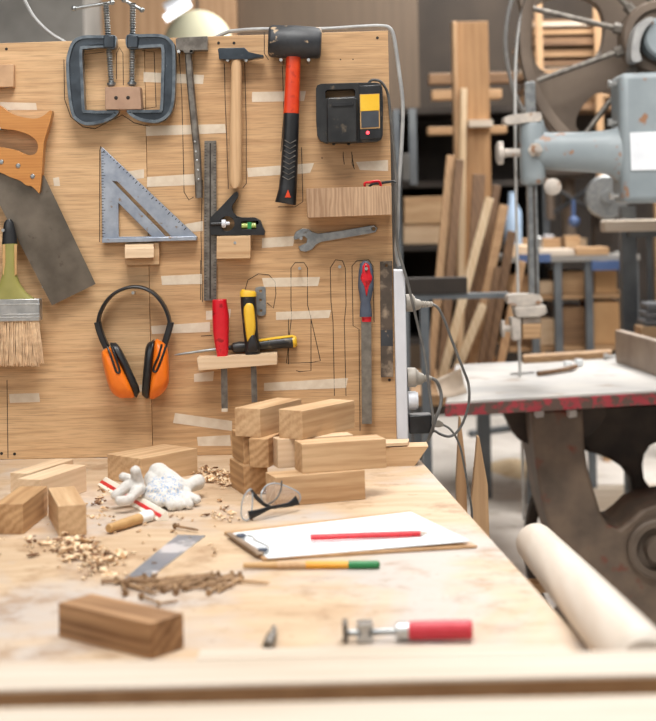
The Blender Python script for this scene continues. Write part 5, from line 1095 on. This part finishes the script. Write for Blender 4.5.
# --- floor behind: stakes, sawdust, beams
for xs, tip, wb, Y, lb in ((460, 417, 10, 3.02, 'left tan wooden stake standing behind the bench edge under the leads'), (478.5, 437, 17, 2.96, 'right pointed wooden stake standing behind the bench edge')):
    tz = P(xs - 3, tip, Y).z; w = wb * Y / FOC; x = P(xs, tip, Y).x
    m = MB().solid([[Vector((x - w / 2, Y, .001)), Vector((x + w / 2 + .006, Y, .001)), Vector((x + w / 2, Y, tz - .10)), Vector((x + w * .05, Y, tz)), Vector((x - w * .05, Y, tz)), Vector((x - w / 2, Y, tz - .14))]], Vector((0, .028, 0)))
    one('pointed_stake', m, M['pinez'], lb, 'stake', 'pointed stakes', bevel=.002, smooth=False)
m = MB(); rr = random.Random(2); cen = G(514, 470, 0)
nn = 24; rings = []
for i in range(8):
    r = i / 7; ring = []
    for k in range(nn):
        a = 2 * PI * k / nn; q = r * (1 + .15 * math.sin(3 * a) + .1 * rr.random()); ring.append(m.bm.verts.new((cen.x +   .125 * q * math.cos(a), cen.y + .22 * q * math.sin(a), .002 + .045 * max(0, 1 - r * r) * (1 + .2 * rr.random()))))
    rings.append(ring)
for A, B in zip(rings, rings[1:]):
    for k in range(nn): m.bm.faces.new((A[k], A[(k + 1) % nn], B[(k + 1) % nn], B[k]))
tag(put('sawdust_heap', m, pm('sawdust', (222, 200, 166), (202, 176, 138), 14, .95)), 'pale yellow heap of sawdust on the floor beyond the bandsaw base', 'sawdust', None, 'stuff')
q = [P(582, 500, 6.45), P(800, 492, 6.45)]
one('floor_beam', MB().box(((q[0].x + q[1].x) / 2, 6.45, .055), (q[1].x - q[0].x, .10, .11)), M['pine'], 'long pale beam lying on the floor behind the bandsaw base', 'beam', bevel=.004, smooth=False)
hp_ = [G(x, y, 0) + Vector((0, 0, .02)) for x, y in ((470, 437), (490, 434), (512, 431), (530, 428.6), (546, 428))]
one('floor_hose', MB().tube(catmull(hp_, 5), .02, 10), M['greymetal'], 'grey hose lying on the far floor under the bandsaw table', 'hose')
# ================================================================ light and camera
w = bpy.data.worlds.new('daylight'); S.world = w; w.use_nodes = True
w.node_tree.nodes['Background'].inputs[0].default_value = (1.0, .985, .96, 1); w.node_tree.nodes['Background'].inputs[1].default_value = WORLD
def area(nm, loc, target, sx, sy, e, col=(1, 1, 1)):
    L = bpy.data.lights.new(nm, 'AREA'); L.shape = 'RECTANGLE'; L.size = sx; L.size_y = sy; L.energy = e; L.color = col
    o = bpy.data.objects.new(nm, L); COL.objects.link(o); o.location = loc; o.rotation_euler = (Vector(target) - Vector(loc)).to_track_quat('-Z', 'Y').to_euler()
area('overhead_key', (-.1, 1.45, 3.6), (-.1, 2.2, .9), 1.3, 1.0, E1, (1, .98, .95))  # unseen overhead area light, key for bench and board; no roof opening built
area('front_fill', (-1.6, -1.2, 2.9), (0, 2.6, 1.1), 2.2, 1.6, E2, (1, .985, .96))  # unseen fill light added behind the camera
area('far_fill', (1.1, 3.5, 3.6), (.9, 4.6, .6), 2.2, 1.4, E3, (1, .97, .93))  # unseen light added to brighten the saw from above
area('mid_fill', (1.6, 5.9, 3.6), (.7, 6.4, 0), 1.6, 1.2, 130, (1, .97, .93))  # unseen light added to lift the dark floor behind the saw
area('far_fill', (1.0, 8.2, 3.6), (.7, 8.2, .5), 3.0, 1.6, E4, (1, .97, .93))  # unseen light added to brighten the back of the workshop
cam = bpy.data.cameras.new('camera'); co = bpy.data.objects.new('camera', cam); COL.objects.link(co)
cam.sensor_fit = 'HORIZONTAL'; cam.sensor_width = 36; cam.lens = FOC / 656 * 36
cam.shift_y = (CY - 360.5) / 656; cam.clip_start = .05
co.matrix_world = Matrix(((_c, _s, 0, 0), (0, 0, -1, 0), (-_s, _c, 0, CAMZ), (0, 0, 0, 1)))
cam.dof.use_dof = True; cam.dof.focus_distance = 2.62; cam.dof.aperture_fstop = (cam.lens / 1000) / APERTURE
S.camera = co
vs = S.view_settings; vs.view_transform = 'Standard'; vs.look = 'None'; vs.gamma = 1; vs.use_curve_mapping = False; vs.exposure = EXPO
